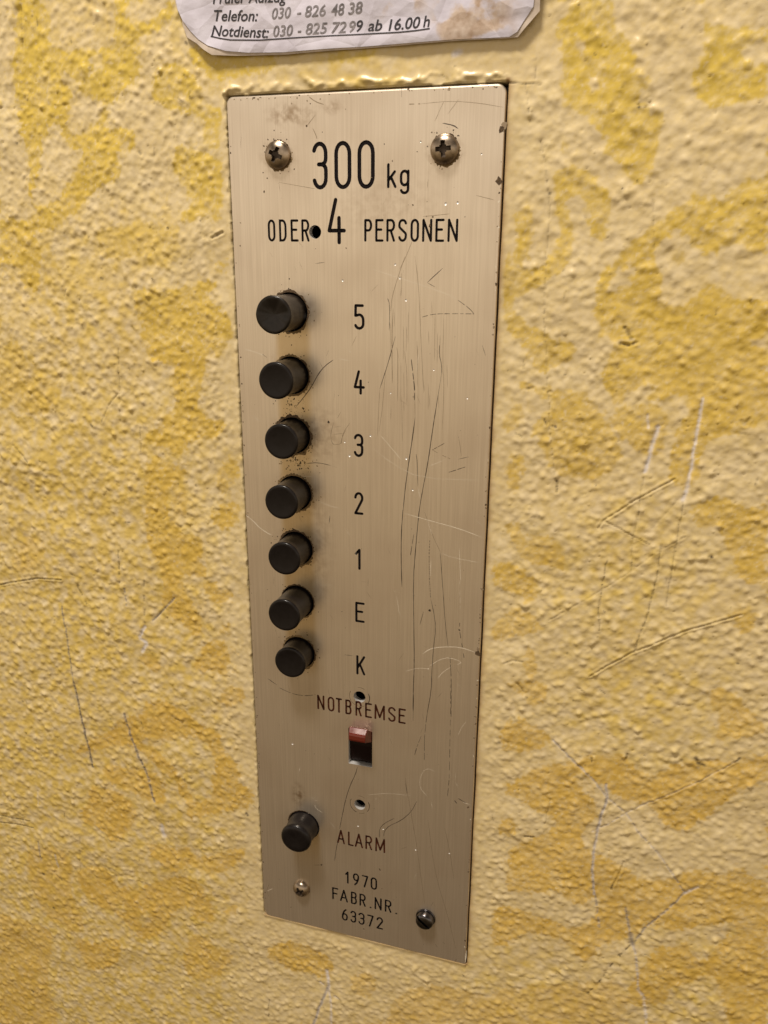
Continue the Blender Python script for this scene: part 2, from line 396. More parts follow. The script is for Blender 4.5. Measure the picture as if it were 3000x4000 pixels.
def boolean(o, cutters):
    for c, slf in cutters:
        md = o.modifiers.new('b', 'BOOLEAN'); md.operation = 'DIFFERENCE'; md.object = c; md.solver = 'EXACT'; md.use_self = slf
        md.material_mode = 'TRANSFER'
    dg = bpy.context.evaluated_depsgraph_get(); dg.update()
    me = bpy.data.meshes.new_from_object(o.evaluated_get(dg))
    o.modifiers.clear(); o.data = me; me.set_sharp_from_angle(angle=math.radians(35))
    for c, _ in cutters:
        bpy.data.objects.remove(c)

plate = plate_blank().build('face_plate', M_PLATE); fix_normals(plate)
cut = MB()
def cyl_cut(x, z, r, y0=-2, y1=5, seg=40):
    v, f = lathe([(r, y0), (r, y1)], seg, x, z); cut.add(v, f)
for z, h, _l in BTN: cyl_cut(BX, z, 6.05)
cyl_cut(ALARM[0], ALARM[1], 6.35)
cyl_cut(27.35, -37.75, 1.95); cyl_cut(41.0, -193.0, 2.2); cyl_cut(41.0, -238.0, 2.15)
SL = (36.75, 45.75, -221.1, -206.3)
cut.add([(x, y, z) for y in (-2, 5) for x, z in ((SL[0], SL[2]), (SL[1], SL[2]), (SL[1], SL[3]), (SL[0], SL[3]))],
        [[0, 1, 2, 3], [7, 6, 5, 4], [0, 4, 5, 1], [1, 5, 6, 2], [2, 6, 7, 3], [3, 7, 4, 0]])
def pit(p, r=0.42, d=0.22):
    rr = (r*r+d*d)/(2*d)
    v, f = lathe([(rr*math.sin(a), (d-rr)+rr*math.cos(a)*1.0) for a in [math.radians(t) for t in (176, 140, 110, 90, 70, 50, 35, 22, 10, 3)]], 14, p[0], p[1])
    cut.add(v, f)
PITS = [R5(540, 72), R5(580, 190), R5(632, 382), R5(872, 985), R5(500, 1185), R5(1162, 1230), R5(690, 2022), R5(103, 1608), R5(85, 212), R5(635, 1750),
        R2(1218, 686), R2(1283, 680), R2(945, 1015), R2(1083, 351), R2(1412, 417), R8(755, 48), R8(1160, 215), R8(1398, 240), R7(293, 462), R8(932, 1050-980), R5(325, 1553), R5(145, 1725)]
for p in PITS: pit(p, random.uniform(.24, .42), random.uniform(.12, .2))
c1 = cut.build('cutter', M_CUT); fix_normals(c1)
tx = MB()
for name, sw, chars, zt, zb, lab in LINES:
    for ch, x0, x1 in chars:
        t, b_ = (zt, zb) if zt else ((-19.2, -25.8) if ch == 'k' else (-21.0, -27.5))
        for pts, cl in glyph(ch, x0, x1, t, b_, sw): stroke_prism(tx, pts, cl, sw/2*1.14, -1.0, 0.34)
c2 = tx.build('cutter_text', M_ENAMEL); fix_normals(c2)
boolean(plate, [(c1, True), (c2, True)])
plate.data.polygons.foreach_set('use_smooth', [False]*len(plate.data.polygons))

# scratches, nicks and grime live in the plate's own mesh
dec = MB(); _lay = [0]
def lay():
    _lay[0] += 1; return -0.012 - 0.0004*(_lay[0] % 60)
def ribbon(pts, w, mi, wob=0.0, taper=True):
    if len(pts) > 2: pts = smooth_poly(pts, False, 1)
    d = []
    for a, b in zip(pts[:-1], pts[1:]):
        n = max(1, int(math.hypot(b[0]-a[0], b[1]-a[1])/1.2))
        for k in range(n): d.append((a[0]+(b[0]-a[0])*k/n+random.gauss(0, wob), a[1]+(b[1]-a[1])*k/n+random.gauss(0, wob)))
    d.append(pts[-1]); n = len(d)
    ws = [w/2*random.uniform(.65, 1.15)*(min(1, .25+min(i, n-1-i)/max(1, n*.12)) if taper else 1) for i in range(n)]
    L, Rr = offset_loops(d, ws, False); y = lay()
    dec.add([(p[0], y, p[1]) for p in L]+[(p[0], y, p[1]) for p in Rr], [[i, i+1, n+i+1, n+i] for i in range(n-1)], mi)
def dashed(pts, w, mi, on=(1.2, 4), off=(.4, 2)):
    pts = smooth_poly(pts, False, 1) if len(pts) > 2 else pts
    P = [np.array(p) for p in pts]; seg = np.cumsum([0]+[np.linalg.norm(b-a) for a, b in zip(P[:-1], P[1:])])
    def pos(s):
        i = min(np.searchsorted(seg, s, 'right')-1, len(P)-2); t = (s-seg[i])/max(seg[i+1]-seg[i], 1e-9); return tuple(P[i]+(P[i+1]-P[i])*t)
    s = 0
    while s < seg[-1]-.3:
        e = min(seg[-1], s+random.uniform(*on)); ribbon([pos(s), pos((s+e)/2), pos(e)], w*random.uniform(.7, 1.2), mi); s = e+random.uniform(*off)
def blob(p, r, mi, n=9, jag=.45):
    y = lay(); ex = random.uniform(.6, 1.6)
    a0 = random.random()*6.28
    pts = []
    for k in range(n):
        a = 2*math.pi*k/n; q = r*random.uniform(1-jag, 1+jag*.6); u, w = q*math.cos(a)*ex, q*math.sin(a)
        pts.append((p[0]+u*math.cos(a0)-w*math.sin(a0), y, p[1]+u*math.sin(a0)+w*math.cos(a0)))
    dec.add(pts, [list(range(n))], mi)
D, FA, LI, GR, GT = 0, 1, 2, 3, 4
# long dark scratches right of the floor numbers
rib = lambda f, pts, w, mi, **k: ribbon([f(*p) for p in pts], w, mi, **k)
dsh = lambda f, pts, w, mi, **k: dashed([f(*p) for p in pts], w, mi, **k)
rib(R5, [(712, 1390), (690, 1560), (655, 1790), (625, 2010), (606, 2211)], .27, D)
ribbon([R5(606, 2190), R6(648, 0), R6(635, 180), R6(632, 420), R6(640, 695)], .26, D)
ribbon([R5(940, 1015), R5(910, 1200), R5(865, 1480), R5(820, 1800), R5(770, 2050), R5(745, 2211), R6(795, 30), R6(768, 320), R6(745, 620), R6(750, 1050), R6(755, 1400), R6(745, 1650), R6(742, 1896), R7(1147, 60), R7(1142, 300)], .25, D)
rib(R5, [(922, 768), (920, 850), (940, 940), (942, 1020)], .18, D); rib(R5, [(540, 695), (480, 920), (405, 1150)], .2, D)
rib(R5, [(405, 1150), (395, 1350), (385, 1560)], .14, FA); rib(R5, [(455, 1010), (430, 1300), (400, 1520)], .14, FA)
dsh(R5, [(678, 890), (690, 1000), (708, 1150), (706, 1250)], .24, D, off=(.1, .6)); rib(R5, [(708, 1250), (712, 1390)], .12, FA)
rib(R5, [(950, 105), (815, 230)], .2, D); rib(R5, [(815, 230), (885, 268)], .15, D)
dsh(R5, [(770, 528), (870, 500), (1050, 498), (1220, 500)], .17, D, on=(.8, 2), off=(.2, .6)); dsh(R5, [(1220, 500), (1190, 460), (1080, 380)], .15, D, off=(.2, .5))
rib(R5, [(1080, 380), (980, 325), (760, 250), (560, 185), (330, 110)], .12, LI)
rib(R5, [(625, 0), (560, 190), (510, 360), (500, 480)], .16, FA); rib(R5, [(710, 0), (740, 240), (755, 560), (770, 900), (785, 1180)], .14, FA)
rib(R5, [(473, 362), (492, 420), (488, 650)], .16, D); rib(R5, [(522, 450), (510, 700), (515, 1100)], .22, FA)
rib(R5, [(552, 788), (562, 850), (560, 1250)], .16, FA); rib(R5, [(620, 820), (640, 1000), (640, 1280)], .12, FA)
rib(R5, [(958, 540), (950, 900), (960, 1200), (945, 1500)], .11, FA); rib(R5, [(750, 810), (722, 1000)], .16, LI)
for _ in range(24):
    x, z = random.uniform(480, 1000), random.uniform(100, 1300); rib(R5, [(x, z), (x+random.uniform(-8, 8), z+random.uniform(80, 420))], .09, FA)
dsh(R5, [(965, 1617), (860, 1675)], .18, D, off=(.1, .4)); dsh(R5, [(860, 1675), (940, 1720), (1015, 1752)], .18, FA)
rib(R5, [(1085, 1755), (1175, 1735)], .17, D); dsh(R5, [(1000, 1870), (1150, 1820)], .2, D, off=(.1, .3)); rib(R5, [(1083, 1550), (1100, 1640), (1110, 1730)], .12, FA)
rib(R5, [(720, 1710), (730, 1780), (735, 1990)], .17, D); rib(R5, [(740, 2010), (752, 2090)], .2, LI); rib(R5, [(820, 1820), (970, 1760)], .12, LI)
rib(R5, [(410, 1545), (500, 1650), (600, 1770)], .13, LI); rib(R5, [(320, 1640), (520, 1800), (760, 1920), (1290, 1938)], .09, LI)
rib(R5, [(165, 775), (205, 690)], .14, FA); rib(R5, [(40, 1400), (70, 1345)], .14, FA)
rib(R5, [(1290, 770), (1320, 860)], .14, D); rib(R5, [(10, 1480), (70, 1472)], .1, FA); rib(R5, [(75, 1625), (85, 1530), (150, 1440)], .12, FA)
# lower right field
rib(R6, [(660, 10), (880, 75), (1160, 150), (1385, 235)], .22, LI); rib(R6, [(1310, 60), (1380, 125)], .12, LI)
rib(R6, [(850, 0), (915, 200), (1000, 380)], .15, FA); rib(R6, [(870, 60), (920, 215)], .12, LI); rib(R6, [(1000, 380), (1100, 420), (1360, 470)], .12, LI)
dsh(R6, [(898, 262), (890, 400), (897, 640)], .2, D, on=(.3, .9), off=(.15, .5)); dsh(R6, [(897, 640), (905, 800)], .2, D, on=(.3, .9), off=(.15, .4))
rib(R6, [(910, 440), (903, 600)], .14, LI); rib(R6, [(905, 800), (930, 900), (955, 1070), (930, 1280), (915, 1500), (912, 1650), (870, 1896)], .17, D)
rib(R6, [(995, 380), (1015, 650), (1035, 950), (1052, 1130), (1068, 1250)], .16, D); dsh(R6, [(1085, 1340), (1098, 1550), (1095, 1896)], .17, D, on=(2, 6), off=(.2, .8))
dsh(R6, [(750, 205), (735, 300), (718, 405)], .19, D, off=(.3, .6)); rib(R6, [(840, 920), (806, 1045)], .16, D)
blob(R6(897, 912), .45, D); rib(R6, [(1170, 330), (1180, 560), (1185, 640)], .12, LI); dsh(R6, [(1175, 640), (1180, 900)], .09, LI)
dsh(R6, [(1175, 1025), (1172, 1100), (1190, 1190), (1215, 1350)], .2, D); blob(R6(1172, 1092), .4, D)
rib(R6, [(830, 1315), (900, 1265), (1010, 1248), (1180, 1250), (1320, 1300)], .28, LI); rib(R6, [(890, 1430), (990, 1365), (1080, 1345), (1200, 1390), (1150, 1415)], .17, LI)
rib(R6, [(670, 1475), (780, 1445), (885, 1450)], .15, LI); blob(R6(882, 1450), .35, LI); rib(R6, [(970, 1540), (1020, 1480), (1100, 1430)], .14, LI)
blob(R6(1340, 1310), .7, GR); blob(R6(1345, 1270), .6, FA)
rib(R6, [(105, 1322), (185, 1330)], .16, D); rib(R6, [(262, 645), (310, 647)], .15, FA); rib(R6, [(590, 780), (615, 930)], .13, LI); rib(R6, [(280, 820), (320, 785)], .13, LI)
rib(R6, [(780, 298), (830, 298)], .13, LI); rib(R6, [(935, 920), (990, 935)], .12, LI)
# around the switch
rib(R7, [(118, 0), (185, 48)], .22, D); dsh(R7, [(200, 65), (280, 105), (370, 125), (455, 115)], .22, D, on=(2, 5), off=(.2, .6))
rib(R7, [(752, 622), (735, 680), (700, 750), (665, 860), (640, 985), (625, 1060)], .24, D)
ribbon([R8(612, 165), R8(602, 200), R8(590, 295)], .2, D)
dsh(R7, [(1275, 0), (1270, 90), (1240, 250), (1222, 420), (1222, 575)], .17, D, on=(3, 9), off=(.1, .4)); dsh(R7, [(1200, 405), (1170, 480), (1153, 540)], .17, D, off=(.2, .5))
dsh(R7, [(1410, 0), (1405, 300), (1400, 560), (1398, 700), (1385, 830)], .14, D, on=(1, 4), off=(.4, 2)); rib(R7, [(1520, 300), (1480, 350), (1460, 400)], .12, LI)
rib(R7, [(1300, 655), (1230, 630), (1190, 700), (1190, 770), (1240, 830)], .12, LI); rib(R7, [(820, 820), (960, 808), (1130, 825)], .12, LI)
rib(R7, [(1088, 700), (1100, 800), (1130, 950), (1150, 1082)], .16, FA); rib(R7, [(1090, 735), (1100, 810)], .15, D)
ribbon([R7(1168, 866), R7(1130, 940), R7(1060, 1000), R7(970, 1040), R8(940, 85), R8(935, 120)], .19, D); ribbon([R7(1010, 985), R7(940, 1020), R7(905, 1060), R8(905, 130)], .17, D)
rib(R8, [(1135, 0), (1165, 160), (1190, 350), (1225, 600)], .14, FA); rib(R8, [(1248, 0), (1270, 200), (1310, 430), (1390, 690), (1445, 920)], .15, FA); rib(R8, [(1365, 60), (1400, 220), (1430, 420)], .12, FA)
rib(R8, [(440, 323), (498, 322)], .2, FA); blob(R8(497, 322), .3, D); rib(R8, [(560, 20), (600, 75)], .12, LI); rib(R7, [(450, 890), (460, 920), (505, 945)], .16, LI)
dsh(R7, [(1460, 845), (1535, 890)], .24, D); dsh(R7, [(1435, 860), (1450, 880)], .3, D); rib(R7, [(1490, 870), (1545, 890)], .25, LI); blob(R7(1530, 908), .4, GR)
rib(R8, [(115, 505), (155, 488)], .22, LI); rib(R8, [(128, 455), (112, 500), (125, 545)], .16, FA)
rib(R8, [(1285, 585), (1270, 610)], .3, GR); rib(R8, [(1300, 880), (1312, 900)], .32, GR); rib(R8, [(1350, 865), (1368, 880)], .32, GR); blob(R8(1440, 1000), .7, FA)
rib(R8, [(790, 490), (792, 515)], .2, D); blob(R8(908, 355), .35, GR); blob(R8(795, 772), .35, GR)
# left of the numbers
rib(C3, [(160, 925), (290, 960), (385, 1000)], .17, LI); rib(C3, [(370, 985), (420, 1022)], .32, D)
rib(C3, [(1185, 1050), (1090, 1118), (1010, 1215), (940, 1350), (870, 1450), (755, 1590)], .26, D); rib(C3, [(1130, 940), (1108, 1003)], .2, D)
rib(C3, [(275, 1700), (335, 1760)], .18, LI); rib(C3, [(1190, 1770), (1155, 1900), (1165, 2000), (1200, 2030)], .16, FA); rib(C3, [(1330, 1850), (1280, 1960), (1275, 2020), (1200, 2025)], .14, FA); rib(C3, [(1170, 1910), (1310, 1895)], .11, FA)
blob(C3(1130, 1768), .42, D); blob(C3(1380, 1005-55), .2, LI); rib(C3, [(1240, 1035), (1370, 1060)], .13, LI)
rib(C4, [(140, 610), (200, 655), (260, 720), (330, 770), (372, 790)], .26, LI); rib(C4, [(690, 140), (800, 132), (910, 158)], .2, D); rib(C4, [(910, 160), (970, 178)], .14, FA)
rib(C4, [(800, 480), (880, 520), (1000, 550)], .13, LI); rib(C4, [(670, 258), (760, 258)], .14, LI); rib(C4, [(905, 612), (897, 690)], .18, D); rib(C4, [(820, 1250), (930, 1243)], .14, LI)
# top field
dsh(R2, [(1020, 148), (1080, 146)], .3, FA); rib(R2, [(1080, 146), (1250, 130), (1400, 142), (1530, 165)], .12, FA); rib(R2, [(1200, 250), (1260, 262), (1285, 280)], .3, D); rib(R2, [(978, 60), (980, 108)], .26, D)
rib(R2, [(500, 278), (520, 320), (522, 335)], .18, FA); rib(R2, [(515, 205), (465, 270)], .2, FA); blob(R2(466, 266), .35, GR); rib(R2, [(318, 570), (440, 592), (515, 605)], .14, FA)
rib(R2, [(1095, 755), (1240, 740)], .16, FA); blob(R2(1148, 757), .35, GR); blob(R2(1133, 802), .5, GR); rib(R2, [(1380, 640), (1480, 665)], .16, FA)
rib(R2, [(515, 1008), (565, 1002)], .2, D); rib(R2, [(1040, 880), (1000, 980), (970, 1037)], .12, FA); rib(R2, [(1160, 240), (1190, 170), (1210, 130)], .12, FA); rib(R2, [(1230, 200), (1290, 120)], .1, FA)
for x, z in ((487, 145), (108, 912), (232, 517), (255, 548), (238, 620), (680, 925), (1040, 692), (292, 290), (1143, 300), (1290, 320), (930, 455), (1017, 66), (590, 95), (1420, 65)): blob(R2(x, z), random.uniform(.16, .3), GR)
blob(R2(1535, 262), 1.0, FA); blob(R2(1520, 285), .9, GR); blob(R2(1508, 562), 1.05, GR)
rib(R2, [(480, 108), (515, 135), (560, 150)], .3, FA); 
for x, z, r in ((415, 115, .8), (470, 130, .6), (540, 120, .7), (385, 145, .6), (110, 790, .7)): blob(R2(x, z), r*.4, FA)
# edges: rubbed and chipped rim
for _ in range(60):
    z = random.uniform(-298, -4); blob((83-random.uniform(.3, .75), z), random.uniform(.1, .35), random.choice([FA, GR, FA, LI]))
for _ in range(30):
    blob((random.uniform(2, 81), -random.uniform(.6, 1.1)), random.uniform(.1, .3), random.choice([FA, GR, FA]))
for _ in range(40):
    blob((.6+random.uniform(0, .4), random.uniform(-297, -4)), random.uniform(.08, .25), random.choice([FA, GR]))
rib(R8, [(1518, 925), (1510, 1010)], .5, LI)
# random fine wear everywhere
for _ in range(120):
    x, z = random.uniform(3, 80), random.uniform(-297, -3); a = random.gauss(math.pi/2, .5); l = random.uniform(.6, 3.5)
    ribbon([(x, z), (x+l*math.cos(a), z+l*math.sin(a))], random.uniform(.06, .12), random.choice([FA, LI, FA]))
for _ in range(90): blob((random.uniform(3, 80), random.uniform(-297, -3)), random.uniform(.06, .17), random.choice([GR, FA, LI, D]))
# rings around the two rivet holes
for cx_, cz_ in ((41.0, -193.0), (41.0, -238.0)):
    for a0, a1 in ((-150, -110), (-95, -60), (-40, 30), (150, 215), (60, 100)):
        ribbon([(cx_+3.75*math.cos(math.radians(a)), cz_+3.75*math.sin(math.radians(a))) for a in np.linspace(a0, a1, 7)], random.uniform(.15, .34), random.choice([D, GR, FA]))
# grime collars and crumbs round the buttons
def ragged(cx_, cz_, r0, r1, a0, a1, mi):
    n = max(8, int((a1-a0)/5)); y = lay(); v = []
    for k in range(n+1):
        a = math.radians(a0+(a1-a0)*k/n); e = min(1, 4*min(k, n-k)/n+.1)
        v.append((cx_+r0*math.cos(a), y, cz_+r0*math.sin(a))); q = r0+(r1-r0)*random.uniform(.25, 1.15)*e; v.append((cx_+q*math.cos(a), y, cz_+q*math.sin(a)))
    dec.add(v, [[2*k, 2*k+2, 2*k+3, 2*k+1] for k in range(n)], mi)
for i, (z, h, _l) in enumerate(BTN):
    dirty = (1, .9, 1.25, 1, 1, .55, .8)[i]
    ragged(BX, z, 6.02, 6.02+.75*dirty, -110, 200, GR); ragged(BX, z, 6.02, 6.02+1.0*dirty, 55, 175, GT if i in (1, 3, 6) else GR); ragged(BX, z, 6.02, 6.02+1.15*dirty, -120, -20, GT)
    for _ in range(int(26*dirty)):
        a = random.uniform(0, 6.28); r = 6.4+abs(random.gauss(0, 1.4)); blob((BX+r*math.cos(a), z+r*math.sin(a)), random.uniform(.08, .28), random.choice([GR, GR, GT, D]))
for _ in range(45):
    blob((BX+random.gauss(.3, 3.2), -90.5+random.gauss(0, 1.5)), random.uniform(.07, .24), random.choice([GR, GT, D]))
for _ in range(60):
    blob((BX+random.gauss(1.5, 3), -109.7+random.gauss(0, 1.6)), random.uniform(.08, .3), random.choice([GR, GR, GT, D]))
ragged(ALARM[0], ALARM[1], 6.3, 6.7, 60, 200, GR)
SCREWS = [(16.1, -16.3, 4.0, 2.45), (66.5, -16.0, 4.05, 2.6), (16.8, -282.3, 3.4, 2.7), (67.1, -282.4, 3.35, 3.3)]
for x, z, r, h in SCREWS[:2]:
    ragged(x, z, r-.1, r+.7, -150, 30, GT); ragged(x, z, r-.1, r+.4, 20, 150, GR)
    for _ in range(11):
        a = random.uniform(0, 6.28); q = r+.4+abs(random.gauss(0, .9)); blob((x+q*math.cos(a), z+q*math.sin(a)), random.uniform(.08, .26), random.choice([GR, D, GT]))
for x, z, r, h in SCREWS[2:]:
    ragged(x, z, r-.1, r+.35, -120, 0, GT)
d_o = dec.build('wear', [M_SCR_D, M_SCR_F, M_SCR_L, M_GRIME, M_GRIMEL])
bm = bmesh.new(); bm.from_mesh(plate.data); nm = len(plate.data.materials); nf = len(bm.faces)
bm.from_mesh(d_o.data); bm.faces.ensure_lookup_table()
for f in bm.faces[nf:]: f.material_index += nm
for f in bm.faces[nf:]:
    f.normal_update()
    if f.normal.y > 0: f.normal_flip()
for mm_ in d_o.data.materials: plate.data.materials.append(mm_)
for f in bm.faces: f.smooth = False
bm.to_mesh(plate.data); bm.free(); bpy.data.objects.remove(d_o)
to_panel(plate)

for name, sw, chars, zt, zb, lab in LINES:
    mb = MB(); k = 0
    for ch, x0, x1 in chars:
        t, b_ = (zt, zb) if zt else ((-19.2, -25.8) if ch == 'k' else (-21.0, -27.5))
        for pts, cl in glyph(ch, x0, x1, t, b_, sw):
            stroke_flat(mb, pts, cl, sw/2*1.14+.02, 0.20+0.004*(k % 5)); k += 1
    to_panel(mb.build(name, M_ENAMELR if ('NOTBREMSE' in lab or 'ALARM' in lab) else M_ENAMEL), lab)

# dark box behind the plate
bb = MB(); x0, x1, z0, z1, ya, yb = 3, 80, -297, -3, 2.7, 26
bb.add([(x, y, z) for y in (ya, yb) for x, z in ((x0, z0), (x1, z0), (x1, z1), (x0, z1))], [[4, 5, 6, 7], [0, 4, 5, 1], [1, 5, 6, 2], [2, 6, 7, 3], [3, 7, 4, 0]])
to_panel(bb.build('back_box', M_BACK))

# ------------------------------------------------------------------ push buttons
def button(z, h, x=BX, worn=False, alarm=False):
    if alarm:
        prof = [(5.95, 3.2), (5.95, .2), (5.92, -1.2), (5.8, -2.6), (5.62, -3.9), (5.58, -4.9), (5.68, -5.9), (5.85, -6.7), (5.95, -7.3), (5.88, -7.8), (5.55, -8.3), (5.0, -8.6), (4.2, -8.72), (2.8, -8.62), (1.2, -8.5), (.25, -8.48)]
        prof = [(r, y if y > 0 else y*h/8.7) for r, y in prof]
    else:
        prof = [(5.45, 3.2), (5.5, .6), (5.5, -.2), (5.46, -.4*h), (5.46, -.7*h), (5.52, -h+1.6), (5.66, -h+1.0), (5.7, -h+.62), (5.62, -h+.32), (5.42, -h+.1), (5.1, -h+0.0), (4.6, -h+.05), (3.8, -h+.16), (2.4, -h+.28), (1.1, -h+.33), (.2, -h+.34)]
    v, f = lathe(prof, 72, x, z)
    if worn:
        out = []
        for a, b, c in v:
            r = math.hypot(a-x, c-z); th = math.atan2(c-z, a-x)
            if b < -h+1.3:
                k = max(0, math.sin(3*th+1.0))*.16 + max(0, math.sin(7*th))*.07
                b += k*min(1, r/5) + (.75*math.exp(-((a-x-.2)**2+(c-z-.4)**2)/9.0))
                q = 1-.012*max(0, math.sin(5*th+.5)); a = x+(a-x)*q; c = z+(c-z)*q
            out.append((a, b, c))
        v = out
    o = mesh_obj('push_button', v, f, M_WORN if worn else M_BLACK, smooth=True)
    return o
for i, (z, h, lab) in enumerate(BTN):
    o = button(z, h, worn=(i == 0)); to_panel(o, lab)
    if i == 0:      # slit in the side of the worn button
        mb = MB(); pts = []
        for t in np.linspace(-1, 1, 9):
            a = math.radians(4 + 26*t); pts.append((a, -4.2 - .5*(1-t*t)))
        for k in range(8):
            for_ = []
            (a, y), (b, y2) = pts[k], pts[k+1]
            w0, w1 = .22*(1-abs(-1+2*k/8))+.02, .22*(1-abs(-1+2*(k+1)/8))+.02
            rr = 5.50
            mb.add([(BX+rr*math.cos(a), y-w0, z+rr*math.sin(a)), (BX+rr*math.cos(b), y2-w1, z+rr*math.sin(b)), (BX+rr*math.cos(b), y2+w1, z+rr*math.sin(b)), (BX+rr*math.cos(a), y+w0, z+rr*math.sin(a))], [[0, 1, 2, 3]])
        s = mb.build('slit', M_BACK); s.parent = o
ob = button(ALARM[1], ALARM[2], ALARM[0], alarm=True); to_panel(ob, 'waisted alarm push button with rounded cap')

# ------------------------------------------------------------------ screws
def dome_screw(x, z, r, h, rot, cross, label):
    n = 9; prof = [(r*.985, .35), (r, -.12), (r*1.0, -.42)]
    for k in range(1, n+1):
        a = k/n*math.radians(88); prof.append((r*math.cos(a), -.42-(h-.42)*math.sin(a)))
    v, f = lathe(prof, 56, x, z); o = mesh_obj('screw', v, f, M_SCREW, smooth=True); fix_normals(o)
    c = MB(); w, l = cross
    for k, (ww, ll) in enumerate(((w, l), (l, w), (w*1.55, w*1.55))):
        dy = -h+1.5-.01*k; vv = []
        for y, s in ((-h-1, 1.12), (dy, .58 if k < 2 else .9)):
            for sx_, sz_ in ((-1, -1), (1, -1), (1, 1), (-1, 1)):
                sc = (ww*s if ww > ll else ww*(.9 if y > -h-.5 else 1.1), ll*s if ll > ww else ll*(.9 if y > -h-.5 else 1.1))
                u, q = sx_*sc[0], sz_*sc[1]; ca, sa = math.cos(rot), math.sin(rot)
                vv.append((x+u*ca-q*sa, y, z+u*sa+q*ca))
        c.add(vv, [[0, 1, 2, 3], [7, 6, 5, 4], [0, 4, 5, 1], [1, 5, 6, 2], [2, 6, 7, 3], [3, 7, 4, 0]])
    co = c.build('cut', M_RECESS); fix_normals(co)
    boolean(o, [(co, True)])
    return to_panel(o, label)
dome_screw(*SCREWS[0], math.radians(-24), (.60, 2.65), 'domed cross-head screw left of the 300')
dome_screw(*SCREWS[1], math.radians(4), (.62, 2.7), 'domed cross-head screw at upper right')
dome_screw(*SCREWS[2], math.radians(30), (.55, 2.3), 'small cross-head screw at lower left')
x, z, r, h = SCREWS[3]
prof = [(r+.45, .3), (r+.45, -.35), (r+.3, -.55), (r, -.6), (r, -h+1.0), (r-.12, -h+.6), (r-.5, -h+.25), (r-1.0, -h+.06), (r-1.8, -h-.02), (.2, -h-.05)]
v, f = lathe(prof, 56, x, z); o = mesh_obj('screw', v, f, M_SCREWD, smooth=True); fix_normals(o)
c = MB(); vv = []; rot = math.radians(-38)
for y in (-h-1, -h+1.1):
    for u, q in ((-6, -.5), (6, -.5), (6, .5), (-6, .5)):
        vv.append((x+u*math.cos(rot)-q*math.sin(rot), y, z+u*math.sin(rot)+q*math.cos(rot)))
c.add(vv, [[0, 1, 2, 3], [7, 6, 5, 4], [0, 4, 5, 1], [1, 5, 6, 2], [2, 6, 7, 3], [3, 7, 4, 0]])
co = c.build('cut', M_SCREWD); fix_normals(co); boolean(o, [(co, False)])
to_panel(o, 'dark slotted screw at lower right')

# ------------------------------------------------------------------ emergency brake switch
def extrude_x(poly, xa, xb, bevel, name, m):
    n = len(poly); mb = MB(); v = []
    for xx, ins in ((xa, bevel), (xa+bevel, 0), (xb-bevel, 0), (xb, bevel)):
        cy = sum(p[0] for p in poly)/n; cz = sum(p[1] for p in poly)/n
        for y, z_ in poly:
            d = math.hypot(y-cy, z_-cz); k = 1-ins/d if ins else 1
            v.append((xx, cy+(y-cy)*k, cz+(z_-cz)*k))
    f = [list(range(n)), [3*n+i for i in range(n)][::-1]]
    for j in range(3):
        for i in range(n):
            k = (i+1) % n; f.append([j*n+i, j*n+k, (j+1)*n+k, (j+1)*n+i])
    mb.add(v, f); o = mb.build(name, m); fix_normals(o)
    return o
sw = extrude_x([(4.5, -221.0+1), (1.6, -220.2), (1.3, -213.5), (1.9, -207.0), (4.5, -206.8)], SL[0]+.12, SL[1]-.12, .1, 'rocker_switch', M_SWB)
to_panel(sw, 'emergency brake rocker with red-brown lever in a rectangular slot')
lev = extrude_x([(2.5, -206.7), (-.1, -206.1), (-2.5, -204.0), (-2.9, -203.72), (-3.2, -203.72), (-4.75, -204.93), (-5.05, -205.25), (-5.25, -205.8), (-5.3, -207.2), (-5.15, -207.8), (-4.7, -208.15), (-.1, -210.6), (2.5, -211.4)], SL[0]+.2, SL[1]-.2, .28, 'lever', M_RED)
for v_ in lev.data.vertices:          # the lever narrows towards its nose
    k_ = min(1, max(0, -v_.co.y/MM/4.0)); mid = (SL[0]+SL[1])/2*MM; u_ = v_.co.x-mid
    v_.co.x = mid+u_*(1-.27*k_)+.45*MM*k_
for p in lev.data.polygons: p.use_smooth = False
lev.parent = sw

# ------------------------------------------------------------------ the wall: one displaced sheet
GX0, GX1, GZ0, GZ1, ST = -176.0, 214.0, -440.0, 56.0, 0.4
xs = np.arange(GX0, GX1+1e-6, ST); zs = np.arange(GZ0, GZ1+1e-6, ST)
NX, NZ = len(xs), len(zs)
def snap(arr, old, new):
    arr[int(np.argmin(abs(arr-old)))] = new
for a_, b_ in ((0, .03), (-.4, -.25), (-.8, -.52), (-1.2, -.95)): snap(xs, a_, b_)
for a_, b_ in ((82.8, 82.95), (83.2, 83.12), (83.6, 83.5), (84.0, 83.78), (84.4, 84.25)): snap(xs, a_, b_)
for a_, b_ in ((0, -.03), (.4, .27), (.8, .55), (1.2, 1.05), (-299.6, -299.35), (-300, -299.7), (-300.4, -300.01), (-300.8, -300.5), (-301.2, -301.05)): snap(zs, a_, b_)
def band(lam, width=.45, seed=0, shape=None):
    r_ = np.random.default_rng(seed); nz, nx = shape or (NZ, NX)
    k = np.hypot(np.fft.fftfreq(nz, ST)[:, None], np.fft.fftfreq(nx, ST)[None, :]); k[0, 0] = 1e-9
    n = np.fft.ifft2(np.fft.fft2(r_.standard_normal((nz, nx)))*np.exp(-(np.log(k*lam)/width)**2/2)).real
    return n/n.std()
def blur(a, s):
    k = np.hypot(np.fft.fftfreq(NZ, ST)[:, None], np.fft.fftfreq(NX, ST)[None, :])
    return np.fft.ifft2(np.fft.fft2(a)*np.exp(-2*(np.pi*s*k)**2)).real
XX, ZZ = np.meshgrid(xs, zs)

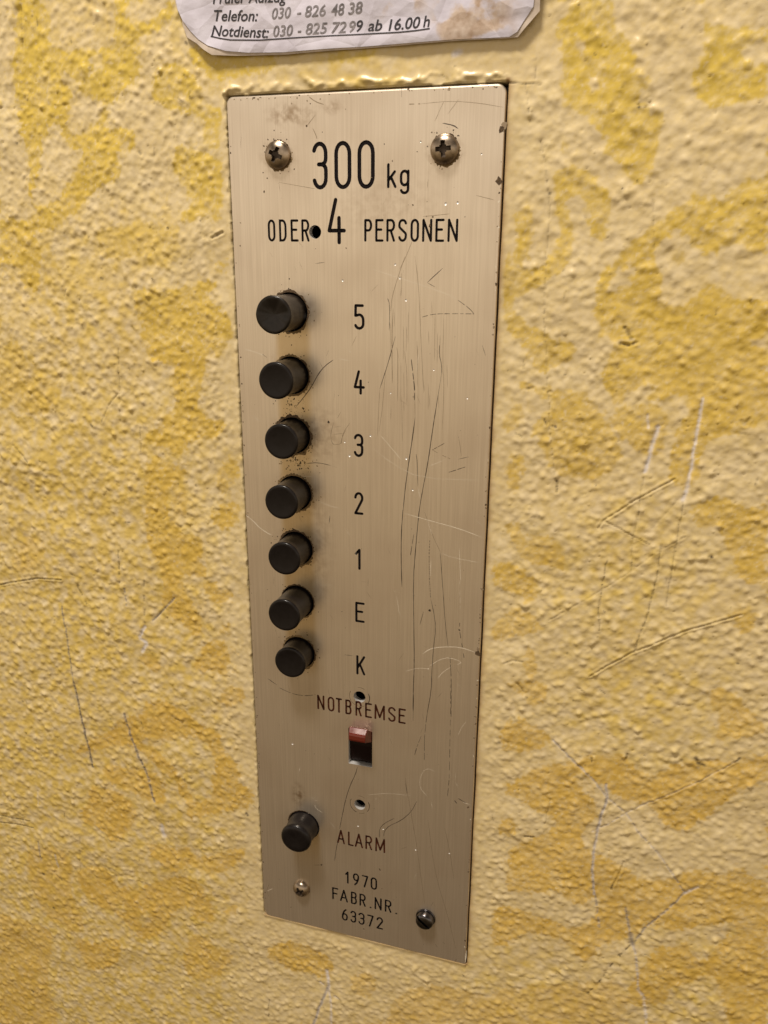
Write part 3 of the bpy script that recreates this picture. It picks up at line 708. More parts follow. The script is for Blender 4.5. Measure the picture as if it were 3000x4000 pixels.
def raster(poly, arr, val, op='max'):
    """even-odd scan fill of an outline (mm) into a grid"""
    P = np.array(poly); zlo, zhi = P[:, 1].min(), P[:, 1].max()
    i0, i1 = max(0, int((zlo-GZ0)/ST)), min(NZ-1, int((zhi-GZ0)/ST)+1)
    A, B = P, np.roll(P, -1, 0)
    for i in range(i0, i1+1):
        z = GZ0+i*ST+1e-4
        c = (A[:, 1] > z) != (B[:, 1] > z)
        if not c.any(): continue
        a, b = A[c], B[c]; xi = np.sort(a[:, 0]+(z-a[:, 1])/(b[:, 1]-a[:, 1])*(b[:, 0]-a[:, 0]))
        for p, q in zip(xi[0::2], xi[1::2]):
            j0, j1 = max(0, int(math.ceil((p-GX0)/ST))), min(NX, int((q-GX0)/ST)+1)
            if j1 > j0: arr[i, j0:j1] = np.maximum(arr[i, j0:j1], val) if op == 'max' else val
stain = np.zeros((NZ, NX))
def patch(f, pts, val=1.0, holes=()):
    raster(smooth_poly([f(*p) for p in pts], True, 1), stain, val)
    for h in holes: raster(smooth_poly([f(*p) for p in h], True, 1), stain, 0.0, 'set')
# -- left of the panel
patch(L1, [(100, -60), (260, -60), (270, 20), (345, 100), (310, 190), (340, 320), (590, 335), (720, 300), (750, 240), (755, -60), (860, -60), (800, 150), (930, 160), (1080, 60), (1100, -60), (1150, -60), (1080, 180), (960, 240), (900, 260), (920, 400), (890, 520), (820, 570), (760, 640), (700, 690), (680, 800), (700, 830), (890, 840), (880, 960), (770, 1060), (800, 1150), (720, 1180), (600, 1250), (490, 1380), (430, 1400), (390, 1480), (210, 1500), (190, 1420), (250, 1380), (190, 1290), (200, 1130), (160, 960), (100, 640), (80, 480), (110, 250)], .95,
      [[(280, 900), (370, 790), (410, 870), (450, 960), (560, 970), (500, 1080), (440, 1200), (380, 1310), (240, 1340), (200, 1290), (250, 1130), (280, 1000)],
       [(390, 470), (440, 460), (530, 570), (500, 600), (650, 650), (690, 700), (560, 850), (490, 880), (440, 850), (450, 720), (480, 620)],
       [(600, 340), (680, 380), (650, 460), (590, 450)], [(760, 960), (850, 900), (830, 1000), (860, 1040), (820, 1100), (770, 1060)]])
patch(L1, [(1000, 490), (1090, 390), (1200, 430), (1330, 590), (1310, 700), (1450, 690), (1420, 920), (1410, 980), (1330, 960), (1320, 780), (1230, 750), (1180, 720), (1090, 720), (1030, 660), (990, 640)], .85, [[(1150, 640), (1210, 620), (1240, 690), (1190, 715)]])
patch(L1, [(1120, 0), (1200, 130), (1150, 280), (1190, 330), (1140, 350), (1100, 250)], .45)
patch(L1, [(1240, 270), (1340, 320), (1800, 330), (1800, 430), (1659, 480), (1500, 510), (1360, 530), (1310, 440), (1250, 420), (1230, 360)], 1.0)
patch(R2, [(520, -120), (800, -140), (870, -130), (800, -90), (560, -75)], .95)
patch(L1, [(1130, 960), (1160, 930), (1240, 960), (1430, 1010), (1450, 1200), (1440, 1330), (1420, 1450), (1380, 1440), (1360, 1390), (1260, 1420), (1180, 1440), (1170, 1370), (1250, 1350), (1180, 1200), (1120, 1080)], .9)
patch(L1, [(-60, 1430), (210, 1420), (240, 1560), (300, 1640), (250, 1740), (260, 1880), (200, 1890), (110, 1790), (130, 1730), (-60, 1690)], .9)
patch(L1, [(620, 1500), (760, 1460), (1100, 1440), (1180, 1460), (1150, 1560), (1180, 1590), (1110, 1740), (970, 1720), (960, 1640), (700, 1700), (640, 1600)], .6)
patch(L1, [(880, 1880), (960, 1870), (1100, 1890), (1250, 1840), (1400, 1810), (1410, 1860), (1330, 1890), (1380, 1980), (1500, 2040), (1520, 2240), (900, 2240), (930, 2100), (880, 2040)], .95)
patch(L1, [(1390, 1760), (1410, 1710), (1470, 1680), (1470, 1740), (1400, 1780)], .85)
patch(L1, [(300, 1700), (560, 1640), (700, 1750), (620, 1900), (400, 1960), (280, 1860)], .35)
patch(L2, [(930, 0), (1480, 0), (1470, 50), (1400, 130), (1400, 60), (1350, 60), (1340, 200), (1310, 230), (1310, 300), (1285, 370), (1290, 430), (1340, 490), (1380, 520), (1430, 500), (1490, 540), (1440, 590), (1390, 630), (1240, 640), (1190, 730), (1080, 700), (940, 640), (950, 590), (1060, 540), (1060, 480), (1150, 420), (1150, 340), (1100, 270), (1100, 230), (1150, 170), (1060, 130), (970, 130)], .95)
patch(L2, [(950, 770), (1050, 740), (1120, 800), (1200, 830), (1210, 880), (1130, 900), (1100, 960), (1080, 1130), (1200, 1260), (1320, 1260), (1310, 1380), (1300, 1450), (1360, 1480), (1340, 1530), (1240, 1520), (1180, 1500), (1180, 1590), (1230, 1660), (1300, 1780), (1310, 1920), (1270, 1920), (1190, 1830), (1100, 1780), (1040, 1700), (1060, 1600), (1050, 1500), (1010, 1400), (960, 1330), (950, 1200), (940, 1000)], .9)
patch(L2, [(1120, 900), (1200, 920), (1220, 1060), (1200, 1140), (1110, 1100), (1130, 1000)], .55)
patch(L2, [(1440, 780), (1490, 740), (1550, 790), (1565, 870), (1500, 900), (1480, 970), (1410, 970), (1410, 860)], .75)
patch(L2, [(1350, 1130), (1430, 1060), (1530, 1040), (1560, 1090), (1540, 1180), (1440, 1240), (1400, 1180)], .85)
patch(L2, [(1310, 1560), (1400, 1560), (1440, 1610), (1520, 1610), (1500, 1660), (1440, 1710), (1360, 1680), (1340, 1620)], .8)
patch(L2, [(1430, 1860), (1500, 1820), (1500, 1880), (1420, 1910)], .75)
patch(L2, [(1300, 1990), (1360, 1930), (1450, 1930), (1500, 2050), (1470, 2130), (1460, 2180), (1400, 2130), (1260, 2140), (1250, 2080), (1300, 2050)], .85)
patch(L2, [(900, 2030), (990, 2030), (1050, 2090), (1030, 2150), (940, 2110)], .7)
patch(L2, [(-60, -20), (160, 0), (150, 100), (300, 200), (420, 330), (330, 450), (250, 500), (130, 420), (-60, 330)], .6)
patch(L2, [(180, 1250), (300, 1290), (290, 1420), (170, 1500), (60, 1480), (100, 1350)], .5)
patch(L3, [(930, 200), (940, 130), (1050, 110), (1180, 170), (1280, 260), (1440, 330), (1420, 400), (1500, 490), (1570, 580), (1550, 660), (1640, 690), (1640, 790), (1560, 820), (1440, 830), (1250, 880), (1210, 850), (1220, 780), (1160, 720), (1150, 640), (1040, 560), (980, 500), (900, 440), (840, 400), (700, 420), (480, 470), (500, 420), (760, 290), (770, 230)], .9,
      [[(930, 350), (1130, 380), (1200, 350), (1290, 350), (1370, 430), (1410, 580), (1370, 610), (1380, 730), (1270, 800), (1220, 680), (1150, 560), (1040, 450), (930, 390)]])
patch(L3, [(650, 570), (720, 520), (800, 550), (900, 560), (1050, 600), (1080, 750), (1050, 790), (940, 760), (850, 700), (720, 650)], .8)
patch(L3, [(570, 670), (700, 680), (830, 740), (890, 820), (870, 910), (820, 980), (760, 1040), (700, 1010), (660, 940), (520, 900), (530, 820), (580, 780)], .9)
patch(L3, [(950, 1040), (1050, 1050), (1130, 1080), (1220, 1060), (1270, 1130), (1400, 1110), (1500, 1070), (1600, 1070), (1590, 1130), (1470, 1230), (1310, 1230), (1250, 1180), (1180, 1200), (1150, 1240), (1060, 1180), (990, 1130)], .8)
patch(L3, [(500, 1200), (700, 1190), (760, 1330), (820, 1310), (900, 1350), (1000, 1290), (1150, 1250), (1280, 1270), (1330, 1350), (1380, 1440), (1390, 1560), (1260, 1530), (1250, 1470), (1170, 1440), (1080, 1560), (1050, 1630), (940, 1670), (860, 1600), (770, 1500), (700, 1470), (600, 1430), (500, 1300)], .85, [[(750, 1440), (810, 1430), (820, 1490), (770, 1490)], [(900, 1500), (980, 1470), (960, 1560), (910, 1580)]])
patch(L3, [(1430, 1490), (1520, 1430), (1550, 1460), (1520, 1500)], .7)
patch(L3, [(1200, 1740), (1240, 1620), (1350, 1650), (1370, 1700), (1520, 1750), (1500, 1800), (1440, 1850), (1440, 1900), (1250, 1920), (1190, 1850)], .75)
patch(L3, [(480, 1640), (620, 1700), (700, 1650), (780, 1660), (790, 1750), (740, 1830), (590, 1870), (540, 1780)], .85)
patch(L3, [(-80, 1480), (250, 1560), (360, 1640), (300, 1900), (330, 2000), (400, 2290), (-80, 2290)], .7)
patch(L3, [(180, 1060), (400, 1060), (480, 1180), (450, 1340), (560, 1560), (480, 1640), (430, 1560), (300, 1540), (180, 1250)], .6)
patch(L3, [(1420, 90), (1500, 20), (1590, 40), (1590, 100), (1520, 160), (1420, 130)], .7)
patch(B1, [(220, 470), (250, 430), (370, 410), (470, 450), (600, 510), (610, 600), (560, 650), (480, 600), (340, 590), (300, 540), (220, 520)], .85)
patch(B1, [(710, 620), (840, 590), (860, 700), (790, 760), (700, 660)], .6)
patch(B1, [(950, 750), (1100, 680), (1300, 680), (1500, 740), (1650, 780), (1659, 990), (900, 990)], .55)
# -- right of the panel
patch(Q1, [(510, -60), (750, -60), (760, 100), (770, 200), (820, 210), (860, 300), (880, 350), (900, 430), (960, 490), (960, 520), (890, 540), (930, 650), (1050, 690), (1055, 730), (1010, 780), (1020, 860), (980, 960), (960, 1030), (880, 1110), (820, 1010), (760, 940), (700, 910), (700, 820), (620, 720), (540, 670), (460, 600), (430, 540), (430, 480), (470, 420), (440, 360), (440, 260), (400, 180), (410, 120), (460, 110), (490, 70)], .9, [[(530, 240), (570, 240), (575, 330), (520, 290)], [(620, 440), (660, 460), (650, 540), (590, 540)]])
patch(Q1, [(1310, 110), (1360, 150), (1500, 160), (1740, 180), (1740, 240), (1560, 250), (1500, 290), (1540, 370), (1740, 380), (1740, 540), (1580, 590), (1500, 600), (1420, 620), (1320, 650), (1250, 600), (1200, 500), (1220, 400), (1290, 330), (1290, 220)], .95)
patch(Q1, [(400, 1000), (500, 970), (610, 1000), (670, 1090), (745, 1140), (720, 1250), (700, 1400), (670, 1420), (600, 1370), (600, 1250), (570, 1160), (500, 1150), (450, 1190), (490, 1250), (510, 1380), (490, 1560), (420, 1610), (300, 1700), (220, 1720), (150, 1760), (150, 1830), (230, 1900), (440, 2010), (170, 2010), (110, 1900), (100, 1700), (100, 1560), (200, 1430), (160, 1280), (200, 1240), (260, 1190), (270, 1370), (240, 1540), (170, 1590), (290, 1590), (370, 1530), (430, 1400), (420, 1230), (390, 1130)], .8)
patch(Q1, [(440, 830), (470, 830), (480, 900), (440, 910)], .6)
patch(Q1, [(640, 1680), (730, 1560), (810, 1470), (900, 1400), (990, 1310), (1110, 1240), (1200, 1150), (1300, 1150), (1370, 1190), (1480, 1090), (1560, 1050), (1740, 1040), (1740, 1490), (1560, 1490), (1500, 1440), (1410, 1430), (1300, 1510), (1240, 1480), (1100, 1320), (1090, 1380), (1010, 1440), (960, 1530), (1040, 1600), (1030, 1700), (1040, 1800), (1180, 1800), (1260, 1720), (1320, 1660), (1400, 1740), (1500, 1760), (1740, 1780), (1740, 2030), (690, 2030), (640, 1880)], .9, [[(700, 1720), (760, 1590), (880, 1580), (830, 1680), (720, 1730)]])
patch(Q1, [(1110, 1500), (1160, 1490), (1170, 1560), (1110, 1550)], .6)
patch(Q2, [(180, -10), (500, -10), (520, 70), (490, 120), (400, 140), (360, 190), (290, 180), (250, 80)], .8)
patch(Q2, [(770, -10), (1740, -10), (1740, 400), (1500, 540), (1380, 550), (1280, 600), (1250, 780), (1200, 860), (1100, 870), (1080, 740), (1090, 620), (1150, 500), (1210, 330), (1100, 310), (1020, 360), (950, 350), (1000, 260), (900, 250), (760, 390), (740, 340), (680, 230), (680, 170), (740, 80)], .85)
patch(Q2, [(760, 390), (1000, 360), (1080, 440), (1050, 600), (980, 690), (860, 620), (740, 520), (740, 420)], .75)
patch(Q2, [(150, 220), (330, 270), (600, 300), (650, 380), (740, 480), (750, 560), (800, 640), (760, 760), (620, 820), (500, 800), (400, 780), (330, 640), (260, 510), (350, 420), (400, 350), (250, 300)], .75)
patch(Q2, [(90, 460), (190, 360), (220, 400), (210, 470), (150, 540), (100, 540)], .7)
patch(Q2, [(140, 680), (220, 660), (230, 720), (200, 800), (180, 900), (140, 870), (115, 800)], .75)
patch(Q2, [(110, 1060), (200, 1070), (220, 1150), (350, 1140), (450, 1200), (470, 1350), (400, 1330), (260, 1310), (180, 1230), (130, 1130)], .7)
patch(Q2, [(30, 1350), (70, 1300), (150, 1300), (280, 1390), (300, 1450), (270, 1550), (220, 1530), (180, 1480), (90, 1460), (40, 1420)], .85)
patch(Q2, [(100, 1610), (170, 1560), (280, 1620), (340, 1690), (230, 1740), (130, 1740), (60, 1760), (10, 1730)], .7)
patch(Q2, [(220, 1830), (260, 1800), (300, 1850), (280, 2030), (240, 2030)], .6)
patch(Q2, [(1220, 950), (1390, 910), (1500, 980), (1740, 980), (1740, 1450), (1560, 1440), (1470, 1380), (1460, 1300), (1400, 1200), (1380, 1080), (1250, 1100), (1200, 1020)], .85)
patch(Q2, [(1420, 1600), (1560, 1560), (1590, 1620), (1560, 1720), (1500, 1720)], .7)
patch(Q3, [(100, -10), (380, -10), (340, 100), (310, 130), (280, 150), (200, 60)], .7)
patch(Q3, [(100, 240), (200, 200), (260, 250), (360, 290), (380, 340), (330, 380), (170, 420), (70, 390)], .85)
patch(Q3, [(80, 640), (250, 520), (380, 480), (500, 470), (550, 450), (700, 410), (830, 430), (880, 510), (1000, 560), (1100, 480), (1250, 450), (1450, 470), (1520, 440), (1740, 420), (1740, 560), (1550, 600), (1480, 640), (1380, 720), (1300, 800), (1250, 800), (1210, 870), (1110, 870), (1040, 830), (1000, 760), (900, 700), (780, 680), (640, 560), (510, 530), (560, 620), (650, 700), (650, 790), (580, 850), (550, 900), (600, 1000), (700, 1020), (860, 1110), (900, 1170), (1100, 1150), (1250, 1080), (1400, 1150), (1490, 1060), (1560, 1150), (1740, 1190), (1740, 2090), (1450, 2090), (1360, 1750), (1300, 1700), (1200, 1780), (1080, 1780), (1060, 1900), (850, 1900), (820, 1830), (900, 1700), (1000, 1550), (1100, 1560), (1200, 1500), (1200, 1600), (1250, 1640), (1330, 1600), (1380, 1520), (1500, 1450), (1430, 1400), (1250, 1440), (1100, 1460), (950, 1420), (890, 1480), (820, 1520), (660, 1540), (630, 1620), (550, 1630), (480, 1530), (380, 1480), (200, 1480), (90, 1560), (30, 1540), (40, 1330), (120, 1310), (250, 1360), (400, 1400), (500, 1450), (640, 1400), (650, 1300), (700, 1250), (540, 1310), (480, 1280), (400, 1200), (310, 1240), (230, 1230), (110, 1230), (130, 1060), (130, 990), (230, 930), (380, 880), (420, 800), (300, 760), (210, 700)], .85)
patch(Q3, [(60, 840), (120, 790), (170, 800), (180, 870), (140, 900), (70, 880)], .8)
patch(Q3, [(0, 1830), (180, 1790), (400, 1780), (650, 1760), (800, 1750), (850, 1900), (700, 2090), (0, 2090)], .5)
patch(Q3, [(1300, 40), (1400, 30), (1500, 90), (1520, 150), (1620, 220), (1659, 300), (1450, 330), (1340, 340), (1380, 200), (1320, 130)], .7)

# what lies outside the photograph: the same kind of blotches from noise
uin = np.zeros((NZ, NX)); raster([at(0, 0, WY), at(3000, 0, WY), at(3000, 4000, WY), at(0, 4000, WY)], uin, 1.0)
stain = np.where(uin > .5, stain, np.clip((band(38, .5, 5)-.15)*6, 0, .85))
# ragged outlines: look the blotches up through a small warp
wx, wz = band(4.0, .5, 21)*.42+band(1.6, .5, 27)*.16, band(4.0, .5, 22)*.42+band(1.6, .5, 28)*.16
ii = np.clip(((ZZ+wz-GZ0)/ST).round().astype(int), 0, NZ-1); jj = np.clip(((XX+wx-GX0)/ST).round().astype(int), 0, NX-1)
stain = blur(stain[ii, jj], .24)
halo = blur(stain, 3.2)
stain = np.maximum(stain, np.clip((halo+.16*band(3.2, .7, 35)+.10*band(10, .6, 36)-.40)*2.0, 0, .28)*np.clip(np.maximum((60-XX)/40, (-150-ZZ)/60), .12, 1))
stain *= 1-.75*np.clip(band(3.4, .7, 37)-1.25, 0, 1)
mott = band(1.5, .6, 31)*.5+band(5, .6, 32)*.5+band(14, .5, 33)*.5
stain = np.clip(stain*(.90+.22*mott), 0, 1)
worn_c = [(L2, 450, 900, 70, .75), (L2, 200, 400, 60, .5), (L2, 500, 1900, 55, .75), (L3, 250, 500, 60, .75), (L3, 300, 1300, 70, .7), (L3, 900, 2100, 60, .6), (L1, 500, 2000, 45, .55), (L1, 900, 1600, 22, .5), (Q2, 800, 1400, 42, .5), (Q3, 900, 100, 40, .55), (Q3, 300, 1900, 45, .5), (Q2, 1400, 100, 30, .5), (Q3, 1300, 1900, 50, .5), (L1, 600, 100, 25, .4), (R2, 700, -90, 26, .5)]
worn = np.zeros((NZ, NX))
for f, a, b, s, v in worn_c:
    c = f(a, b); worn = np.maximum(worn, v*np.exp(-((XX-c[0])**2+(ZZ-c[1])**2)/(2*(s*.62)**2)))
worn = np.maximum(worn, .55*np.clip((5-XX)/30, 0, 1)*np.clip((-60-ZZ)/40, 0, 1)); worn = np.maximum(worn, .22*np.clip((-300-ZZ)/20, 0, 1)); worn = np.maximum(worn, .14)
worn = np.clip(worn*(1+.45*band(9, .6, 41))+.06*band(2.2, .6, 42), 0, 1)

# relief
amp = np.ones((NZ, NX))
dx = np.maximum(np.maximum(-XX, XX-83), 0); dz = np.maximum(np.maximum(-300-ZZ, ZZ), 0); dp = np.hypot(dx, dz)
amp *= .25+.75*np.clip((dp-1.0)/7.5, 0, 1)**.8
amp *= 1-.6*np.exp(-((ZZ-8)/6.5)**2)*((XX > -8) & (XX < 96))
amp *= .92+.16*np.clip(band(30, .5, 51), -1, 1)
n1, n2, n3 = band(2.3, .42, 61), band(5.0, .45, 62), band(1.2, .4, 63)
def lumps(sp, sig, jit, power, seed):
    r_ = np.random.default_rng(seed); gx, gz = np.meshgrid(np.arange(GX0, GX1, sp), np.arange(GZ0, GZ1, sp))
    px = gx+r_.uniform(-jit, jit, gx.shape)*sp; pz = gz+r_.uniform(-jit, jit, gx.shape)*sp+((np.arange(gx.shape[1]) % 2)*sp*.5)[None, :]
    im = np.zeros((NZ, NX)); np.add.at(im, (np.clip(((pz-GZ0)/ST).round().astype(int), 0, NZ-1).ravel(), np.clip(((px-GX0)/ST).round().astype(int), 0, NX-1).ravel()), (r_.uniform(.15, 1, gx.shape)**power).ravel())
    o_ = blur(im, sig); return o_/o_.std()
b1, b2, b3 = lumps(2.05, .66, .55, 1.2, 81), lumps(1.2, .40, .6, 2.0, 82), lumps(3.6, 1.15, .6, 1.5, 83)
soft = np.exp(-(((XX-140)/75)**2+((ZZ+10)/75)**2))            # thicker, smoother paint up on the right
hgt = amp*(.104*b1*(1-.36*soft)+.034*b2*(1-.5*soft)+.085*b3*(.6+.7*soft)+.030*n2+.012*n3)
hgt += .16*band(34, .45, 64)
pimple = np.maximum(band(1.5, .35, 65)-2.35, 0)
hgt += amp*.28*np.minimum(pimple, 1.0)
pock = np.maximum(band(1.6, .35, 66)-2.5, 0); hgt -= amp*.35*np.minimum(pock, 1)

grey = np.zeros((NZ, NX)); dark = np.zeros((NZ, NX))
def mark(f, pts, w, g=0.0, d=0.0, dep=.25, rim=.0, brk=0.0):
    """a scratch: w mm wide groove, optionally baring grey plaster or holding dirt"""
    P = [np.array(f(*p)) for p in pts]
    Q = []
    for a, b in zip(P[:-1], P[1:]):
        n = max(1, int(np.linalg.norm(b-a)/.25))
        for k in range(n): Q.append(a+(b-a)*k/n)
    Q.append(P[-1])
    wob = 0.0; on = True; left = random.uniform(2, 5); dist = {}
    for t, q in enumerate(Q):
        wob = wob*.92+random.gauss(0, .05)
        left -= .25
        if brk and left < 0: on = not on; left = random.uniform(.5, 3.5) if on else random.uniform(.5, 3.5)*brk
        if not on: continue
        ww = w*(.78 if q[0] > 83 else .95)*random.uniform(.5, 1.2); q = q+np.array([wob, wob*.4])
        j0, j1 = int((q[0]-ww*2-GX0)/ST), int((q[0]+ww*2-GX0)/ST)+2; i0, i1 = int((q[1]-ww*2-GZ0)/ST), int((q[1]+ww*2-GZ0)/ST)+2
        if j0 < 0 or i0 < 0 or j1 > NX or i1 > NZ: continue
        rr = np.hypot(XX[i0:i1, j0:j1]-q[0], ZZ[i0:i1, j0:j1]-q[1])
        e = np.clip(1.35-rr/(ww*.5+.12), 0, 1)
        cut_[i0:i1, j0:j1] = np.maximum(cut_[i0:i1, j0:j1], e*dep)
        if rim: rim_[i0:i1, j0:j1] = np.maximum(rim_[i0:i1, j0:j1], rim*.7*np.clip(1-abs(rr-ww*.75-.25)/.4, 0, 1))
        if g: grey[i0:i1, j0:j1] = np.maximum(grey[i0:i1, j0:j1], e*g*random.uniform(.6, 1))
        if d: dark[i0:i1, j0:j1] = np.maximum(dark[i0:i1, j0:j1], e*d*random.uniform(.3, 1))
cut_ = np.zeros((NZ, NX)); rim_ = np.zeros((NZ, NX))
mark(L2, [(-40, 1585), (120, 1555), (250, 1535), (400, 1545)], .55, d=.75, dep=.3, rim=.25)
mark(L2, [(400, 1720), (430, 1900), (455, 2050), (478, 2211)], .6, g=.5, d=.8, brk=.2)
mark(L3, [(480, 0), (500, 90), (550, 320), (575, 420), (600, 550)], .9, g=.5, d=1)
mark(L3, [(810, 200), (850, 350), (900, 480), (960, 620), (1000, 770)], .9, g=.6, d=.9, brk=.4)
mark(L2, [(770, 50), (772, 330), (700, 420), (665, 520)], .45, d=.4, brk=.3, rim=.1); mark(L2, [(775, 340), (780, 520)], .4, d=.3, brk=.8)
mark(L2, [(910, 560), (915, 740)], .45, d=.5, brk=.6); mark(L2, [(1130, 1665), (1060, 1740), (990, 1810)], .7, g=.5, d=.7)
mark(L2, [(935, 1550), (938, 1800), (935, 1860)], .5, d=.6, brk=1); mark(L2, [(940, 1850), (905, 1920), (955, 1955), (920, 2010)], 1.3, g=1, brk=.6)
mark(L2, [(770, 1360), (780, 1560)], .6, d=.7, brk=.8); mark(L2, [(810, 1600), (825, 1710)], .6, g=.5, d=.5, brk=.5)
mark(L3, [(-30, 850), (190, 900)], .5, d=.9, rim=.15); mark(L3, [(-30, 900), (100, 915), (215, 942)], .5, d=.9, rim=.15)
mark(L3, [(1045, 930), (1060, 990)], 2.2, g=1, d=.2); mark(L2, [(90, 670), (190, 780)], .4, d=.7); mark(L2, [(500, 1580), (560, 1700)], .5, d=.8, brk=1)
mark(L1, [(1375, 1542), (1440, 1508)], .8, d=.6, dep=.5, rim=.3); mark(L1, [(140, 0), (148, 330)], .4, d=.3, brk=.3)
mark(L3, [(245, 700), (250, 790)], .6, g=.5); mark(L3, [(248, 1030), (265, 1150)], .6, g=.5, d=.6); mark(L3, [(358, 1115), (378, 1200)], .8, g=.6, d=.3); mark(L3, [(520, 1000), (520, 1240)], .35, d=.4, brk=1)
for f, x_, y_, s in ((L1, 910, 990, 1.1), (L1, 657, 1803, .9), (L3, 1603, 850, 1.3), (L3, 350, 1463, 1.0), (L3, 215, 1995, 1.1), (L3, 395, 2140, 1.0), (L3, 985, 2120, 1.0), (L3, 283, 1240, 1.3), (L3, 400, 1275, .9), (L2, 600, 543, 1.1), (L1, 278, 1098, .5), (L1, 110, 928, .6), (L1, 995, 1807, .6), (L2, 263, 775, .5), (L2, 1180, 318, .5), (L3, 145, 125, .6), (L1, 1200, 490, .5), (L1, 1090, 1478, .5), (L2, 508, 1580, .9), (L2, 1270, 935, .6), (L3, 170, 325, .7)):
    mark(f, [(x_-4*s, y_-4*s), (x_+4*s, y_+4*s)], s*.8, d=1, dep=.05)
mark(B1, [(568, 590), (580, 680)], 1.3, g=1, dep=.3); mark(B1, [(580, 680), (530, 790), (490, 905), (470, 990)], 1.0, g=.9, d=.5, dep=.3); mark(B1, [(580, 680), (595, 800), (600, 990)], .9, g=.8, dep=.2); mark(B1, [(525, 655), (550, 672)], .9, g=.8); mark(B1, [(660, 780), (710, 850)], .4, rim=.15)
mark(B1, [(232, 760), (228, 880)], .35, d=.7, brk=1); mark(B1, [(615, 740), (640, 752)], 1.0, g=.7)
mark(Q1, [(320, 830), (345, 960), (365, 1150), (370, 1300), (350, 1500), (345, 1650), (340, 1850), (340, 2010)], .36, d=.32, brk=.25, rim=.08)
mark(Q2, [(350, 0), (360, 240), (375, 500), (395, 750), (415, 890)], .36, d=.3, brk=.5, rim=.08)
mark(Q1, [(982, 1180), (988, 1500)], .35, d=.3, brk=.4); mark(Q1, [(120, 487), (320, 497)], .35, d=.8, dep=.2); mark(Q1, [(288, 395), (288, 465)], .3, d=.5); mark(Q1, [(230, 490), (262, 720)], .35, d=.3, brk=.6)
mark(Q2, [(950, 430), (960, 510)], .8, g=.7); mark(Q2, [(1010, 505), (965, 650), (930, 770)], 1.4, g=1, dep=.3); mark(Q2, [(925, 800), (910, 900), (890, 1030), (860, 1160), (850, 1360)], .45, d=.35, dep=.25, rim=.1)
mark(Q2, [(1275, 335), (1245, 520), (1215, 700), (1195, 790)], .95, g=1, dep=.3); mark(Q2, [(1195, 790), (1180, 870), (1160, 930)], 1.4, g=1, dep=.3); mark(Q2, [(1155, 940), (1150, 1020), (1120, 1180), (1090, 1360), (1060, 1560)], .45, d=.4, dep=.25, rim=.1)
mark(Q2, [(660, 1100), (690, 1055), (900, 920), (1110, 810)], .55, d=.25, dep=.4, rim=.3); mark(Q2, [(690, 1055), (800, 1110), (940, 1190)], .4, d=.2, dep=.3, rim=.18)
mark(Q2, [(610, 1970), (700, 1920), (860, 1830), (1180, 1700), (1500, 1610)], .55, d=.25, dep=.4, rim=.32)
mark(Q2, [(370, 1640), (620, 1500), (860, 1350), (1000, 1240), (1170, 1150)], .4, d=.15, dep=.2, rim=.12, brk=.3); mark(Q2, [(980, 1100), (1140, 915)], .3, d=.2, dep=.15)
mark(Q2, [(712, 1290), (680, 1450), (660, 1600), (670, 1700)], .5, d=.6, brk=.2); mark(Q2, [(1030, 1200), (1000, 1400), (950, 1600), (870, 1830)], .5, d=.6, brk=.15, rim=.08); mark(Q2, [(550, 430), (600, 580), (610, 680)], .45, dep=.3, rim=.25)
mark(Q2, [(240, 280), (300, 270), (380, 300)], 1.0, d=.4, dep=.3, brk=1); mark(Q2, [(345, 460), (355, 490)], .6, d=1); mark(Q2, [(385, 500), (410, 505)], .6, d=1); mark(Q2, [(412, 820), (416, 885)], .6, d=.9, brk=.5)
mark(Q1, [(815, 1930), (850, 2000)], 1.2, d=.7, dep=.4, brk=1); mark(Q2, [(790, 15), (840, 25), (880, 8), (910, 15)], 1.0, d=.7, dep=.4, brk=.8); mark(Q2, [(1500, 470), (1520, 490), (1550, 455)], 1.4, d=.3, dep=.3, rim=.2)
mark(Q2, [(110, 1890), (220, 1900)], 1.6, dep=-.6); mark(Q2, [(105, 1895), (150, 1880), (220, 1885)], .4, d=.6)
mark(Q3, [(395, 340), (480, 430), (560, 500), (640, 580), (720, 680)], .75, g=.75, d=.4, brk=.15); mark(Q3, [(720, 680), (820, 770), (900, 880), (1000, 990), (1070, 1090), (1160, 1230)], .6, g=.65, d=.3, brk=.3)
mark(Q3, [(705, 595), (710, 680), (685, 770), (660, 850), (630, 1000), (625, 1110), (640, 1250)], .85, g=1, d=.4, dep=.35, rim=.15); mark(Q3, [(640, 1250), (655, 1360), (668, 1450)], .7, g=.5, d=.6, brk=.4)
mark(Q3, [(1480, 455), (1380, 510), (1230, 590), (1100, 650), (950, 710)], .5, g=.35, dep=.25, rim=.2); mark(Q3, [(950, 710), (840, 760), (720, 830), (620, 880)], .5, g=.6, brk=.3); mark(Q3, [(1488, 448), (1475, 460)], .9, d=1)
mark(Q3, [(810, 1050), (760, 1160), (740, 1200)], .6, d=.3, dep=.4, rim=.3); mark(Q3, [(742, 1190), (738, 1215)], .7, d=1)
mark(Q3, [(820, 1330), (840, 1450), (860, 1540)], .9, g=.6, d=.6, brk=.2); mark(Q3, [(848, 1490), (860, 1550)], 2.0, g=.5, d=.75); mark(Q3, [(860, 1540), (885, 1650), (900, 1800)], .8, g=.8, d=.3, brk=.2); mark(Q3, [(890, 1800), (930, 1850), (940, 2090)], 1.4, g=.75, brk=.3)
mark(Q3, [(1245, 1205), (1160, 1245)], 1.2, g=1); mark(Q3, [(1160, 1245), (1060, 1340), (940, 1440), (870, 1530)], .8, g=.6, d=.6, brk=.3); mark(Q3, [(850, 1550), (780, 1610), (660, 1760), (595, 1830)], .6, d=.8, brk=1.6)
